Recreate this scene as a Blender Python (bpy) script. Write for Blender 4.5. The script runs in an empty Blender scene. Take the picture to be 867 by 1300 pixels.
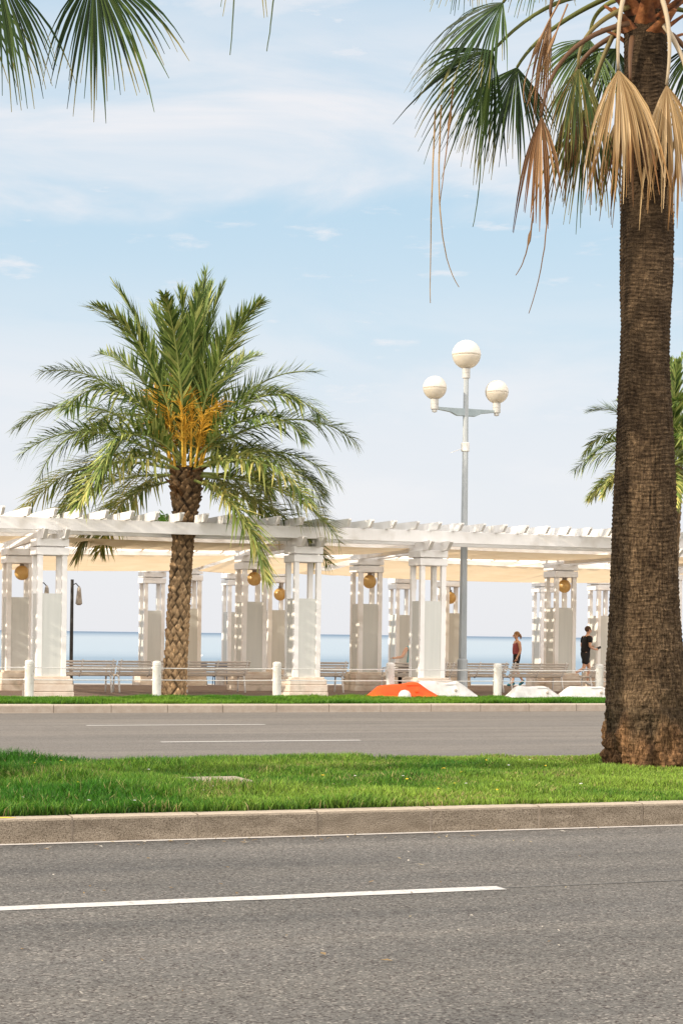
import bpy, math, random
import numpy as np
from mathutils import Vector, Matrix, noise as mn
random.seed(7); rng = np.random.default_rng(11)
C = bpy.context.scene.collection
V = Vector
PI = math.pi
RAD = math.radians

# ------------------------------------------------------------------ helpers
class MB:
    def __init__(s): s.v = []; s.f = []; s.c = []
    def add(s, vs, fs, col=None):
        o = len(s.v); s.v += [tuple(p) for p in vs]; s.f += [tuple(i + o for i in f) for f in fs]
        s.c += [col if col is not None else (1, 1, 1, 1)] * len(vs)
    def box(s, x0, x1, y0, y1, z0, z1):
        s.add([(x0,y0,z0),(x1,y0,z0),(x1,y1,z0),(x0,y1,z0),(x0,y0,z1),(x1,y0,z1),(x1,y1,z1),(x0,y1,z1)],
              [(3,2,1,0),(4,5,6,7),(0,1,5,4),(1,2,6,5),(2,3,7,6),(3,0,4,7)])
    def prism(s, poly, axis, a0, a1):
        # poly: 2-D points; axis 'x' -> poly is (y,z), 'y' -> poly is (x,z), 'z' -> (x,y)
        n = len(poly)
        def P(p, a): return {'x': (a, p[0], p[1]), 'y': (p[0], a, p[1]), 'z': (p[0], p[1], a)}[axis]
        vs = [P(p, a0) for p in poly] + [P(p, a1) for p in poly]
        fs = [tuple(range(n - 1, -1, -1)), tuple(range(n, 2 * n))] + [(i, (i + 1) % n, n + (i + 1) % n, n + i) for i in range(n)]
        s.add(vs, fs)
    def tube(s, pts, rad, n=6, cap=True, col=None):
        pts = [V(p) for p in pts]; m = len(pts)
        if not hasattr(rad, '__len__'): rad = [rad] * m
        vs = []; fs = []; u = None
        for i, p in enumerate(pts):
            t = (pts[min(i + 1, m - 1)] - pts[max(i - 1, 0)]).normalized()
            if u is None:
                u = t.cross(V((0, 0, 1)) if abs(t.z) < .9 else V((1, 0, 0))).normalized()
            else:
                u = (u - t * u.dot(t)).normalized()
            w = t.cross(u)
            for k in range(n):
                a = 2 * PI * k / n
                vs.append(p + (u * math.cos(a) + w * math.sin(a)) * rad[i])
        for i in range(m - 1):
            for k in range(n):
                a = i * n + k; b = i * n + (k + 1) % n
                fs.append((a, b, b + n, a + n))
        if cap:
            fs.append(tuple(range(n - 1, -1, -1))); fs.append(tuple(range((m - 1) * n, m * n)))
        s.add(vs, fs, col)
    def lathe(s, prof, n=24, ctr=(0, 0, 0)):
        # prof list of (r,z)
        vs = []; fs = []; m = len(prof)
        for r, z in prof:
            for k in range(n):
                a = 2 * PI * k / n
                vs.append((ctr[0] + r * math.cos(a), ctr[1] + r * math.sin(a), ctr[2] + z))
        for i in range(m - 1):
            for k in range(n):
                a = i * n + k; b = i * n + (k + 1) % n
                fs.append((a, b, b + n, a + n))
        fs.append(tuple(range(n - 1, -1, -1))); fs.append(tuple(range((m - 1) * n, m * n)))
        s.add(vs, fs)
    def build(s, name, mat, parent=None, smooth=False, loc=None, bevel=0, origin=None, cols=False):
        me = bpy.data.meshes.new(name)
        vs = s.v
        if origin is not None:
            ox, oy, oz = origin; vs = [(x - ox, y - oy, z - oz) for x, y, z in vs]
        me.from_pydata(vs, [], s.f); me.update()
        if smooth: me.polygons.foreach_set('use_smooth', [True] * len(me.polygons))
        if cols:
            a = me.color_attributes.new('tint', 'FLOAT_COLOR', 'POINT')
            a.data.foreach_set('color', np.array(s.c, dtype=np.float32).ravel())
        me.materials.append(mat)
        o = bpy.data.objects.new(name, me); C.objects.link(o)
        if parent: o.parent = parent
        if loc is not None: o.location = loc
        if bevel:
            b = o.modifiers.new('bevel', 'BEVEL'); b.width = bevel; b.segments = 2; b.limit_method = 'ANGLE'
        return o

def tag(o, label=None, cat=None, group=None, kind=None):
    if label: o['label'] = label
    if cat: o['category'] = cat
    if group: o['group'] = group
    if kind: o['kind'] = kind
    return o
def empty(name, loc, label, cat, group=None, rz=0):
    o = bpy.data.objects.new(name, None); C.objects.link(o); o.location = loc; o.rotation_euler = (0, 0, rz)
    o.empty_display_size = .2
    return tag(o, label, cat, group)
def copy_tree(o, parent=None):
    c = o.copy(); C.objects.link(c)
    if parent: c.parent = parent
    for ch in list(o.children): copy_tree(ch, c)
    return c

# ------------------------------------------------------------------ materials
def mat(name, c1, c2=None, rough=.7, scale=4., detail=6., bump=0., bscale=None, stretch=(1,1,1), coord='Object', spec=.3, trans=0., tint=False, lo=.35, hi=.65, metallic=0., c3=None, s3=60., f3=(.62,.7), sss=0.):
    m = bpy.data.materials.new(name); m.use_nodes = True
    nt = m.node_tree; N = nt.nodes; L = nt.links; N.clear()
    out = N.new('ShaderNodeOutputMaterial'); bs = N.new('ShaderNodeBsdfPrincipled')
    bs.inputs['Roughness'].default_value = rough; bs.inputs['Specular IOR Level'].default_value = spec; bs.inputs['Metallic'].default_value = metallic
    tc = N.new('ShaderNodeTexCoord'); mp = N.new('ShaderNodeMapping'); mp.inputs['Scale'].default_value = stretch
    L.new(tc.outputs[coord], mp.inputs['Vector'])
    no = N.new('ShaderNodeTexNoise'); no.inputs['Scale'].default_value = scale; no.inputs['Detail'].default_value = detail; no.inputs['Roughness'].default_value = .62
    L.new(mp.outputs[0], no.inputs['Vector'])
    rp = N.new('ShaderNodeValToRGB'); c2 = c2 or c1
    rp.color_ramp.elements[0].position = lo; rp.color_ramp.elements[1].position = hi
    rp.color_ramp.elements[0].color = (*c1, 1); rp.color_ramp.elements[1].color = (*c2, 1)
    L.new(no.outputs['Fac'], rp.inputs['Fac']); col = rp.outputs['Color']
    if c3:
        n3 = N.new('ShaderNodeTexNoise'); n3.inputs['Scale'].default_value = s3; n3.inputs['Detail'].default_value = 3
        L.new(tc.outputs[coord], n3.inputs['Vector'])
        r3 = N.new('ShaderNodeValToRGB'); r3.color_ramp.elements[0].position = f3[0]; r3.color_ramp.elements[1].position = f3[1]
        L.new(n3.outputs['Fac'], r3.inputs['Fac'])
        mx = N.new('ShaderNodeMix'); mx.data_type = 'RGBA'
        L.new(r3.outputs['Color'], mx.inputs['Factor']); L.new(col, mx.inputs['A']); mx.inputs['B'].default_value = (*c3, 1); col = mx.outputs['Result']
    if tint:
        at = N.new('ShaderNodeAttribute'); at.attribute_name = 'tint'
        mx = N.new('ShaderNodeMix'); mx.data_type = 'RGBA'; mx.blend_type = 'MULTIPLY'; mx.inputs['Factor'].default_value = 1
        L.new(col, mx.inputs['A']); L.new(at.outputs['Color'], mx.inputs['B']); col = mx.outputs['Result']
    L.new(col, bs.inputs['Base Color'])
    if bump:
        nb = N.new('ShaderNodeTexNoise'); nb.inputs['Scale'].default_value = bscale or scale * 4; nb.inputs['Detail'].default_value = 8
        L.new(mp.outputs[0], nb.inputs['Vector'])
        bp = N.new('ShaderNodeBump'); bp.inputs['Strength'].default_value = 1; bp.inputs['Distance'].default_value = bump
        L.new(nb.outputs['Fac'], bp.inputs['Height']); L.new(bp.outputs[0], bs.inputs['Normal'])
    sh = bs.outputs[0]
    if trans:
        tr = N.new('ShaderNodeBsdfTranslucent'); L.new(col, tr.inputs['Color'])
        ms = N.new('ShaderNodeMixShader'); ms.inputs[0].default_value = trans
        L.new(sh, ms.inputs[1]); L.new(tr.outputs[0], ms.inputs[2]); sh = ms.outputs[0]
    L.new(sh, out.inputs[0])
    m['nodes'] = 1
    return m

M = {}
WHITE = (.80, .775, .74)
M['white'] = mat('white_paint', (.78, .755, .72), (.87, .85, .825), rough=.55, scale=1.3, bump=.002, bscale=30, stretch=(1, 1, .35), lo=.3, hi=.7, c3=(.60, .55, .48), s3=1.7, f3=(.54, .85))
M['panel'] = mat('grey_green_panel', (.55, .555, .515), (.635, .63, .585), rough=.5, scale=2.2, stretch=(4, 4, .25), bump=.001, bscale=40, lo=.25, hi=.75)
M['plinth'] = mat('plinth_stone', (.62, .50, .40), (.74, .66, .56), rough=.85, scale=3.5, bump=.004, bscale=40, c3=(.30, .25, .17), s3=2.2, f3=(.56, .8))
M['canvas'] = mat('shade_canvas', (.74, .575, .37), (.79, .645, .445), rough=.9, scale=1.2, trans=.5, bump=.004, bscale=6)
M['amber'] = mat('amber_glass', (.76, .50, .17), (.84, .59, .24), rough=.3, scale=3, trans=.35, spec=.5)
M['bollard'] = mat('bollard_paint', (.52, .50, .45), (.72, .70, .66), rough=.5, scale=5, stretch=(1, 1, .4), bump=.001, bscale=60, c3=(.40, .36, .30), s3=9, f3=(.58, .75))
M['cable'] = mat('steel_cable', (.62, .60, .57), (.72, .70, .66), rough=.45, scale=20)
M['bench'] = mat('bench_paint', (.60, .53, .455), (.74, .67, .59), rough=.6, scale=4, stretch=(.3, 4, 4), bump=.001, bscale=50)
M['benchmetal'] = mat('bench_frame_paint', (.66, .63, .59), (.75, .72, .68), rough=.45, scale=8)
M['pole'] = mat('lamp_pole_paint', (.30, .325, .335), (.40, .42, .425), rough=.42, scale=3, stretch=(1, 1, .2), spec=.5)
M['neck'] = mat('lamp_neck_paint', (.42, .40, .37), (.52, .50, .46), rough=.5, scale=8)
M['armpaint'] = mat('lamp_arm_paint', (.27, .32, .33), (.34, .39, .40), rough=.5, scale=4)
M['opal'] = mat('opal_dome', (.80, .74, .64), (.86, .80, .71), rough=.28, scale=3, trans=.3, spec=.5)
M['bowl'] = mat('frosted_bowl', (.80, .73, .61), (.87, .80, .69), rough=.3, scale=4, trans=.5, spec=.5)
M['dark'] = mat('dark_metal', (.035, .035, .03), (.06, .055, .05), rough=.6, scale=6)
M['lantern'] = mat('lantern_metal', (.30, .25, .2), (.42, .38, .32), rough=.5, scale=8)
M['orange'] = mat('orange_plastic', (.78, .065, .006), (.84, .095, .010), rough=.5, scale=3, bump=.003, bscale=8, c3=(.45, .10, .03), s3=7, f3=(.62, .78))
M['wplastic'] = mat('white_plastic', (.50, .485, .46), (.66, .64, .615), rough=.55, scale=3, bump=.006, bscale=7, c3=(.33, .29, .24), s3=5, f3=(.54, .8))
M['kerb'] = mat('granite_kerb', (.185, .15, .11), (.30, .25, .19), rough=.9, scale=7, bump=.008, bscale=70, c3=(.065, .048, .034), s3=130, f3=(.44, .70), stretch=(.5, 1, 1.6))
M['kerb2'] = mat('pale_kerb', (0.330, 0.270, 0.217), (0.405, 0.345, 0.285), rough=.9, scale=6, bump=.004, bscale=60, c3=(.30, .24, .18), s3=90, f3=(.56, .68))
M['gutter'] = mat('gutter_line', (0.440, 0.400, 0.368), (0.528, 0.496, 0.464), rough=.9, scale=20, bump=.003, bscale=90)
M['slab'] = mat('concrete_slab', (.27, .22, .17), (.36, .30, .24), rough=.9, scale=12, bump=.004, bscale=70)
M['soil'] = mat('turf_soil', (.07, .075, .022), (.15, .125, .065), rough=1, scale=5, bump=.02, bscale=20)
M['grass'] = mat('grass_blades', (1, 1, 1), (1, 1, 1), rough=.5, scale=1, trans=.35, tint=True, spec=.25)
M['leaf'] = mat('frond_leaflets', (1, 1, 1), (1, 1, 1), rough=.5, scale=1, trans=.20, tint=True, spec=.22)
M['date_trunk'] = mat('date_palm_bark', (.31, .215, .125), (.50, .375, .24), rough=.95, scale=9, bump=.01, bscale=40, tint=True)
M['boot'] = mat('palm_leaf_boots', (.14, .045, .016), (.29, .115, .04), rough=.9, scale=9, bump=.01, bscale=30, c3=(.05, .022, .012), s3=7, f3=(.5, .66))
M['fruit'] = mat('fruit_stalks', (.56, .29, .025), (.78, .50, .07), rough=.55, scale=6, trans=.2)
M['seawall'] = mat('seawall_stone', (.45, .40, .34), (.55, .50, .44), rough=.9, scale=2)
M['skin'] = mat('skin', (.62, .36, .24), (.68, .41, .29), rough=.5, scale=8)
M['black'] = mat('black_cloth', (.012, .012, .014), (.022, .022, .025), rough=.8, scale=10)
M['maroon'] = mat('maroon_cloth', (.30, .075, .085), (.36, .10, .11), rough=.8, scale=10)
M['teal'] = mat('teal_cloth', (.20, .42, .46), (.27, .50, .54), rough=.7, scale=10)
M['blond'] = mat('blond_hair', (.20, .105, .045), (.36, .20, .09), rough=.6, scale=20)
M['brownhair'] = mat('brown_hair', (.05, .028, .018), (.08, .045, .03), rough=.6, scale=20)
M['shoe'] = mat('teal_shoe', (.02, .10, .14), (.05, .22, .28), rough=.6, scale=15)
M['greyshoe'] = mat('grey_shoe', (.5, .48, .46), (.6, .58, .55), rough=.6, scale=15)
M['eye'] = mat('eye_dark', (.02, .015, .012), (.03, .02, .02), rough=.2)
M['bluechair'] = mat('blue_chair_paint', (.06, .13, .25), (.09, .17, .30), rough=.5, scale=6)
M['sail'] = mat('sail_cloth', (.8, .8, .78), (.85, .85, .83), rough=.8)
M['tar'] = mat('tar_seam', (.075, .073, .07), (.125, .12, .11), rough=.8, scale=2.5, stretch=(.3, 1, 1), lo=.42, hi=.55)
M['yellow'] = mat('yellow_paint', (.75, .47, .03), (.80, .52, .05), rough=.8, scale=30)
M['weed'] = mat('weed_leaves', (.10, .22, .02), (.17, .32, .04), rough=.6, trans=.3)

def bark_mat():
    m = bpy.data.materials.new('fan_palm_bark'); m.use_nodes = True
    nt = m.node_tree; N = nt.nodes; L = nt.links; bs = N['Principled BSDF']; bs.inputs['Roughness'].default_value = .95; bs.inputs['Specular IOR Level'].default_value = .15
    tc = N.new('ShaderNodeTexCoord')
    def noi(sc_, det, lo, hi, c0, c1, rough=.6):
        mp = N.new('ShaderNodeMapping'); mp.inputs['Scale'].default_value = sc_; L.new(tc.outputs['Object'], mp.inputs['Vector'])
        n = N.new('ShaderNodeTexNoise'); n.inputs['Scale'].default_value = 1; n.inputs['Detail'].default_value = det; n.inputs['Roughness'].default_value = rough; L.new(mp.outputs[0], n.inputs['Vector'])
        r = N.new('ShaderNodeValToRGB'); r.color_ramp.elements[0].position = lo; r.color_ramp.elements[1].position = hi
        r.color_ramp.elements[0].color = (*c0, 1); r.color_ramp.elements[1].color = (*c1, 1); L.new(n.outputs['Fac'], r.inputs['Fac']); return n.outputs['Fac'], r.outputs['Color']
    def mul(a, b_, f=1.):
        x = N.new('ShaderNodeMix'); x.data_type = 'RGBA'; x.blend_type = 'MULTIPLY'
        if isinstance(f, float): x.inputs['Factor'].default_value = f
        else: L.new(f, x.inputs['Factor'])
        L.new(a, x.inputs['A']); L.new(b_, x.inputs['B']); return x.outputs['Result']
    _, base = noi((3, 3, 2.2), 5, .35, .65, (.072, .053, .035), (.145, .109, .072))
    _, v = noi((46, 46, 15), 5, .38, .56, (.30, .27, .24), (1.12, 1.1, 1.06), .55)
    _, h = noi((9, 9, 62), 4, .36, .58, (.48, .46, .43), (1.12, 1.1, 1.06), .55)
    _, h2 = noi((5, 5, 7), 6, .34, .50, (.50, .47, .45), (1, 1, 1))
    sx = N.new('ShaderNodeSeparateXYZ'); L.new(tc.outputs['Object'], sx.inputs[0])
    fv = N.new('ShaderNodeMapRange'); fv.inputs['From Min'].default_value = 2.2; fv.inputs['From Max'].default_value = 5.0; fv.inputs['To Min'].default_value = .9; fv.inputs['To Max'].default_value = .40; L.new(sx.outputs['Z'], fv.inputs['Value'])
    fh = N.new('ShaderNodeMapRange'); fh.inputs['From Min'].default_value = .6; fh.inputs['From Max'].default_value = 4.0; fh.inputs['To Min'].default_value = .35; fh.inputs['To Max'].default_value = 1; L.new(sx.outputs['Z'], fh.inputs['Value'])
    c = mul(mul(mul(base, v, fv.outputs[0]), h, fh.outputs[0]), h2, .7)
    at = N.new('ShaderNodeAttribute'); at.attribute_name = 'tint'; c = mul(c, at.outputs['Color'])
    L.new(c, bs.inputs['Base Color'])
    bw = N.new('ShaderNodeRGBToBW'); L.new(mul(v, h), bw.inputs[0])
    bp = N.new('ShaderNodeBump'); bp.inputs['Distance'].default_value = .016; bp.inputs['Strength'].default_value = .9; L.new(bw.outputs[0], bp.inputs['Height']); L.new(bp.outputs[0], bs.inputs['Normal'])
    return m
M['fan_trunk'] = bark_mat()
def asphalt(name, base, dark, light, big):
    m = bpy.data.materials.new(name); m.use_nodes = True
    nt = m.node_tree; N = nt.nodes; L = nt.links
    bs = N['Principled BSDF']; bs.inputs['Roughness'].default_value = .9; bs.inputs['Specular IOR Level'].default_value = .25
    tc = N.new('ShaderNodeTexCoord')
    mp = N.new('ShaderNodeMapping'); mp.inputs['Scale'].default_value = (.12, .55, 1); L.new(tc.outputs['Object'], mp.inputs['Vector'])
    n1 = N.new('ShaderNodeTexNoise'); n1.inputs['Scale'].default_value = 1.6; n1.inputs['Detail'].default_value = 5; L.new(mp.outputs[0], n1.inputs['Vector'])
    r1 = N.new('ShaderNodeValToRGB'); r1.color_ramp.elements[0].position = .36; r1.color_ramp.elements[1].position = .66
    r1.color_ramp.elements[0].color = (*base, 1); r1.color_ramp.elements[1].color = (*big, 1); L.new(n1.outputs['Fac'], r1.inputs['Fac'])
    v = N.new('ShaderNodeTexVoronoi'); v.inputs['Scale'].default_value = 78; L.new(tc.outputs['Object'], v.inputs['Vector'])
    sp = N.new('ShaderNodeSeparateColor'); L.new(v.outputs['Color'], sp.inputs[0])
    r2 = N.new('ShaderNodeValToRGB'); e = r2.color_ramp.elements
    e[0].position = 0; e[0].color = (*dark, 1); e[1].position = 1; e[1].color = (*light, 1)
    x = e.new(.35); x.color = (.92, .9, .88, 1); x = e.new(.86); x.color = (1.05, 1.03, 1, 1)
    L.new(sp.outputs[0], r2.inputs['Fac'])
    mx = N.new('ShaderNodeMix'); mx.data_type = 'RGBA'; mx.blend_type = 'MULTIPLY'; mx.inputs['Factor'].default_value = 1
    L.new(r1.outputs[0], mx.inputs['A']); L.new(r2.outputs[0], mx.inputs['B'])
    # fine grit
    n2 = N.new('ShaderNodeTexNoise'); n2.inputs['Scale'].default_value = 42; n2.inputs['Detail'].default_value = 6; n2.inputs['Roughness'].default_value = .8; L.new(tc.outputs['Object'], n2.inputs['Vector'])
    r3 = N.new('ShaderNodeValToRGB'); r3.color_ramp.elements[0].position = .3; r3.color_ramp.elements[1].position = .72
    r3.color_ramp.elements[0].color = (.66, .655, .645, 1); r3.color_ramp.elements[1].color = (1.34, 1.33, 1.31, 1); L.new(n2.outputs['Fac'], r3.inputs['Fac'])
    m2 = N.new('ShaderNodeMix'); m2.data_type = 'RGBA'; m2.blend_type = 'MULTIPLY'; m2.inputs['Factor'].default_value = 1
    L.new(mx.outputs['Result'], m2.inputs['A']); L.new(r3.outputs[0], m2.inputs['B'])
    # wear: long bands along the lane, tar seams and hairline cracks
    mp4 = N.new('ShaderNodeMapping'); mp4.inputs['Scale'].default_value = (.035, .9, 1); L.new(tc.outputs['Object'], mp4.inputs['Vector'])
    n4 = N.new('ShaderNodeTexNoise'); n4.inputs['Scale'].default_value = 1.3; n4.inputs['Detail'].default_value = 7; n4.inputs['Roughness'].default_value = .65; L.new(mp4.outputs[0], n4.inputs['Vector'])
    r4 = N.new('ShaderNodeValToRGB'); r4.color_ramp.elements[0].position = .33; r4.color_ramp.elements[1].position = .68
    r4.color_ramp.elements[0].color = (.72, .735, .76, 1); r4.color_ramp.elements[1].color = (1.12, 1.10, 1.07, 1); L.new(n4.outputs['Fac'], r4.inputs['Fac'])
    m4 = N.new('ShaderNodeMix'); m4.data_type = 'RGBA'; m4.blend_type = 'MULTIPLY'; m4.inputs['Factor'].default_value = 1
    L.new(m2.outputs['Result'], m4.inputs['A']); L.new(r4.outputs[0], m4.inputs['B'])
    n5 = N.new('ShaderNodeTexNoise'); n5.inputs['Scale'].default_value = .55; n5.inputs['Detail'].default_value = 9; n5.inputs['Roughness'].default_value = .7; L.new(tc.outputs['Object'], n5.inputs['Vector'])
    ab = N.new('ShaderNodeMath'); ab.operation = 'SUBTRACT'; ab.inputs[1].default_value = .5; L.new(n5.outputs['Fac'], ab.inputs[0])
    ab2 = N.new('ShaderNodeMath'); ab2.operation = 'ABSOLUTE'; L.new(ab.outputs[0], ab2.inputs[0])
    r5 = N.new('ShaderNodeValToRGB'); r5.color_ramp.elements[0].position = 0; r5.color_ramp.elements[1].position = .006
    r5.color_ramp.elements[0].color = (.72, .71, .70, 1); r5.color_ramp.elements[1].color = (1, 1, 1, 1); L.new(ab2.outputs[0], r5.inputs['Fac'])
    m5 = N.new('ShaderNodeMix'); m5.data_type = 'RGBA'; m5.blend_type = 'MULTIPLY'; m5.inputs['Factor'].default_value = .85
    L.new(m4.outputs['Result'], m5.inputs['A']); L.new(r5.outputs[0], m5.inputs['B'])
    L.new(m5.outputs['Result'], bs.inputs['Base Color'])
    bp = N.new('ShaderNodeBump'); bp.inputs['Distance'].default_value = .006; bp.inputs['Strength'].default_value = .8
    L.new(n2.outputs['Fac'], bp.inputs['Height']); L.new(bp.outputs[0], bs.inputs['Normal'])
    return m
M['road'] = asphalt('asphalt', (0.108, 0.105, 0.099), (.32, .25, .24), (2.1, 2.0, 1.9), (0.143, 0.138, 0.130))
M['road2'] = asphalt('worn_asphalt', (0.166, 0.153, 0.140), (.5, .5, .5), (1.5, 1.48, 1.45), (0.192, 0.177, 0.162))
M['prom'] = asphalt('promenade_paving', (0.223, 0.167, 0.136), (.6, .58, .56), (1.4, 1.35, 1.3), (0.260, 0.198, 0.164))

def line_mat():
    m = bpy.data.materials.new('road_paint'); m.use_nodes = True
    nt = m.node_tree; N = nt.nodes; L = nt.links; bs = N['Principled BSDF']; bs.inputs['Roughness'].default_value = .8
    tc = N.new('ShaderNodeTexCoord'); n = N.new('ShaderNodeTexNoise'); n.inputs['Scale'].default_value = 22; n.inputs['Detail'].default_value = 8; n.inputs['Roughness'].default_value = .75
    L.new(tc.outputs['Object'], n.inputs['Vector'])
    r = N.new('ShaderNodeValToRGB'); r.color_ramp.elements[0].position = .30; r.color_ramp.elements[1].position = .50
    r.color_ramp.elements[0].color = (.22, .20, .185, 1); r.color_ramp.elements[1].color = (.48, .46, .435, 1)
    L.new(n.outputs['Fac'], r.inputs['Fac']); L.new(r.outputs[0], bs.inputs['Base Color'])
    return m
M['line'] = line_mat()
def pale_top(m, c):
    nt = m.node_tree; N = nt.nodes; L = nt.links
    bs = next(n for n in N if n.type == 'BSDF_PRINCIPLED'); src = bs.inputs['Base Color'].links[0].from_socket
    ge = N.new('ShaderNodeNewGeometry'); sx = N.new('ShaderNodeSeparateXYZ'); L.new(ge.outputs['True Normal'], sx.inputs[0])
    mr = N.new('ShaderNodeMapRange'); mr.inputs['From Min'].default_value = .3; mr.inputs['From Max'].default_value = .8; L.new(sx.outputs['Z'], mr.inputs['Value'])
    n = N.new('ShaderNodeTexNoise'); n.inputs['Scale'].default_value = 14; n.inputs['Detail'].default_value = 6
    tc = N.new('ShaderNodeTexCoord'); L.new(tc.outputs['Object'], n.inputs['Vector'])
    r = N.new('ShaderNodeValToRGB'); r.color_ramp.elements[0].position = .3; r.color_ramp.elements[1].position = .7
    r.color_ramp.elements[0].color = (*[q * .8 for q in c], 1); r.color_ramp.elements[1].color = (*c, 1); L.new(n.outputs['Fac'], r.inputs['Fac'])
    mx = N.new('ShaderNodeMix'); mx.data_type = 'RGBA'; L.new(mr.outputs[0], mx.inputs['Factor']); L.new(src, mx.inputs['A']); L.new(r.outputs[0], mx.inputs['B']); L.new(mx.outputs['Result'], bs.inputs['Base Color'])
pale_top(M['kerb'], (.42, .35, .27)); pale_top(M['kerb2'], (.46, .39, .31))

def sea_mat():
    m = bpy.data.materials.new('sea_water'); m.use_nodes = True
    nt = m.node_tree; N = nt.nodes; L = nt.links; bs = N['Principled BSDF']
    bs.inputs['Roughness'].default_value = .32; bs.inputs['IOR'].default_value = 1.33; bs.inputs['Specular IOR Level'].default_value = .18
    tc = N.new('ShaderNodeTexCoord'); sx = N.new('ShaderNodeSeparateXYZ'); L.new(tc.outputs['Object'], sx.inputs[0])
    lg = N.new('ShaderNodeMath'); lg.operation = 'LOGARITHM'; lg.inputs[1].default_value = 10; L.new(sx.outputs['Y'], lg.inputs[0])
    mp = N.new('ShaderNodeMapping'); mp.inputs['Scale'].default_value = (.002, .006, 1); L.new(tc.outputs['Object'], mp.inputs['Vector'])
    n = N.new('ShaderNodeTexNoise'); n.inputs['Scale'].default_value = 2; n.inputs['Detail'].default_value = 4; L.new(mp.outputs[0], n.inputs['Vector'])
    ad = N.new('ShaderNodeMath'); ad.operation = 'MULTIPLY_ADD'; ad.inputs[1].default_value = .16; L.new(n.outputs['Fac'], ad.inputs[0]); L.new(lg.outputs[0], ad.inputs[2])
    mr = N.new('ShaderNodeMapRange'); mr.inputs['From Min'].default_value = 1.9; mr.inputs['From Max'].default_value = 4.6; L.new(ad.outputs[0], mr.inputs['Value'])
    r = N.new('ShaderNodeValToRGB'); e = r.color_ramp.elements
    e[0].position = 0; e[0].color = (.11, .17, .235, 1); e[1].position = 1; e[1].color = (.05, .10, .18, 1)
    for p, c in ((.17, (.15, .215, .275)), (.30, (.155, .22, .28)), (.35, (.275, .33, .375)), (.54, (.29, .34, .38)), (.66, (.17, .225, .285)), (.80, (.06, .115, .18))):
        x = e.new(p); x.color = (*c, 1)
    L.new(mr.outputs[0], r.inputs['Fac']); L.new(r.outputs[0], bs.inputs['Base Color'])
    mp2 = N.new('ShaderNodeMapping'); mp2.inputs['Scale'].default_value = (.25, .9, 1); L.new(tc.outputs['Object'], mp2.inputs['Vector'])
    nb = N.new('ShaderNodeTexNoise'); nb.inputs['Scale'].default_value = .6; nb.inputs['Detail'].default_value = 6; L.new(mp2.outputs[0], nb.inputs['Vector'])
    bp = N.new('ShaderNodeBump'); bp.inputs['Distance'].default_value = .25; bp.inputs['Strength'].default_value = .5
    L.new(nb.outputs['Fac'], bp.inputs['Height']); L.new(bp.outputs[0], bs.inputs['Normal'])
    return m
M['sea'] = sea_mat()

# ------------------------------------------------------------------ setting
def sheet(name, x0, x1, y0, y1, z, m, z1=None):
    b = MB(); z1 = z if z1 is None else z1
    b.add([(x0, y0, z), (x1, y0, z), (x1, y1, z1), (x0, y1, z1)], [(0, 1, 2, 3)])
    return tag(b.build(name, m), kind='structure')
def ground_z(y):
    return .13 if y < 50 else max(.13 - .18 * (y - 50) / 7.0, -.09)

sheet('near_road', -160, 220, -40, 14.03, 0, M['road'])
sheet('far_road', -160, 220, 19.9, 36.2, 0, M['road2'])
b = MB()
ys = [36.3, 50, 52, 54, 56, 58.4]
for y0, y1 in zip(ys, ys[1:]):
    b.add([(-160, y0, ground_z(y0)), (220, y0, ground_z(y0)), (220, y1, ground_z(y1)), (-160, y1, ground_z(y1))], [(0, 1, 2, 3)])
tag(b.build('promenade_paving', M['prom']), kind='structure')
b = MB(); b.box(-160, 220, 58.4, 59.2, -8, -.075); tag(b.build('sea_wall', M['seawall']), 'low pale stone sea wall along the seaward edge of the promenade', 'wall')
b = MB(); b.add([(-60000, 59.2, -4.6), (60000, 59.2, -4.6), (60000, 90000, -4.6), (-60000, 90000, -4.6)], [(0, 1, 2, 3)])
tag(b.build('sea', M['sea']), kind='structure')
b = MB(); b.add([(-160, 14.2, .165), (220, 14.2, .165), (220, 19.85, .165), (-160, 19.85, .165)], [(0, 1, 2, 3)])
tag(b.build('median_ground', M['soil']), kind='structure')
b = MB(); b.add([(-160, 36.5, .136), (220, 36.5, .136), (220, 39.75, .142), (-160, 39.75, .142)], [(0, 1, 2, 3)])
tag(b.build('verge_ground', M['soil']), kind='structure')

def kerb(name, y0, y1, h, m, L_, x0, x1, ph, back=False, r=.022):
    b = MB(); x = x0 + ph
    while x < x1:
        j = random.uniform(-.006, .006); g = .007
        prof = [(y0 + j, -.05), (y0 + j, h - r), (y0 + j + r * .35, h - r * .3), (y0 + j + r, h), (y1, h + random.uniform(-.003, .003)), (y1, -.05)]
        if back: prof = [(y0 + y1 - p[0], p[1]) for p in prof][::-1]
        b.prism(prof, 'x', x + g, x + L_ - g); x += L_
    return tag(b.build(name, m), kind='structure')
kerb('median_kerb', 14.03, 14.21, .195, M['kerb'], 1.0, -40, 70, .28)
kerb('median_back_kerb', 19.85, 20.02, .17, M['kerb2'], 1.0, -40, 70, .1, back=True)
kerb('verge_kerb', 36.2, 36.5, .165, M['kerb2'], 1.16, -40, 90, .5, r=.03)
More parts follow.
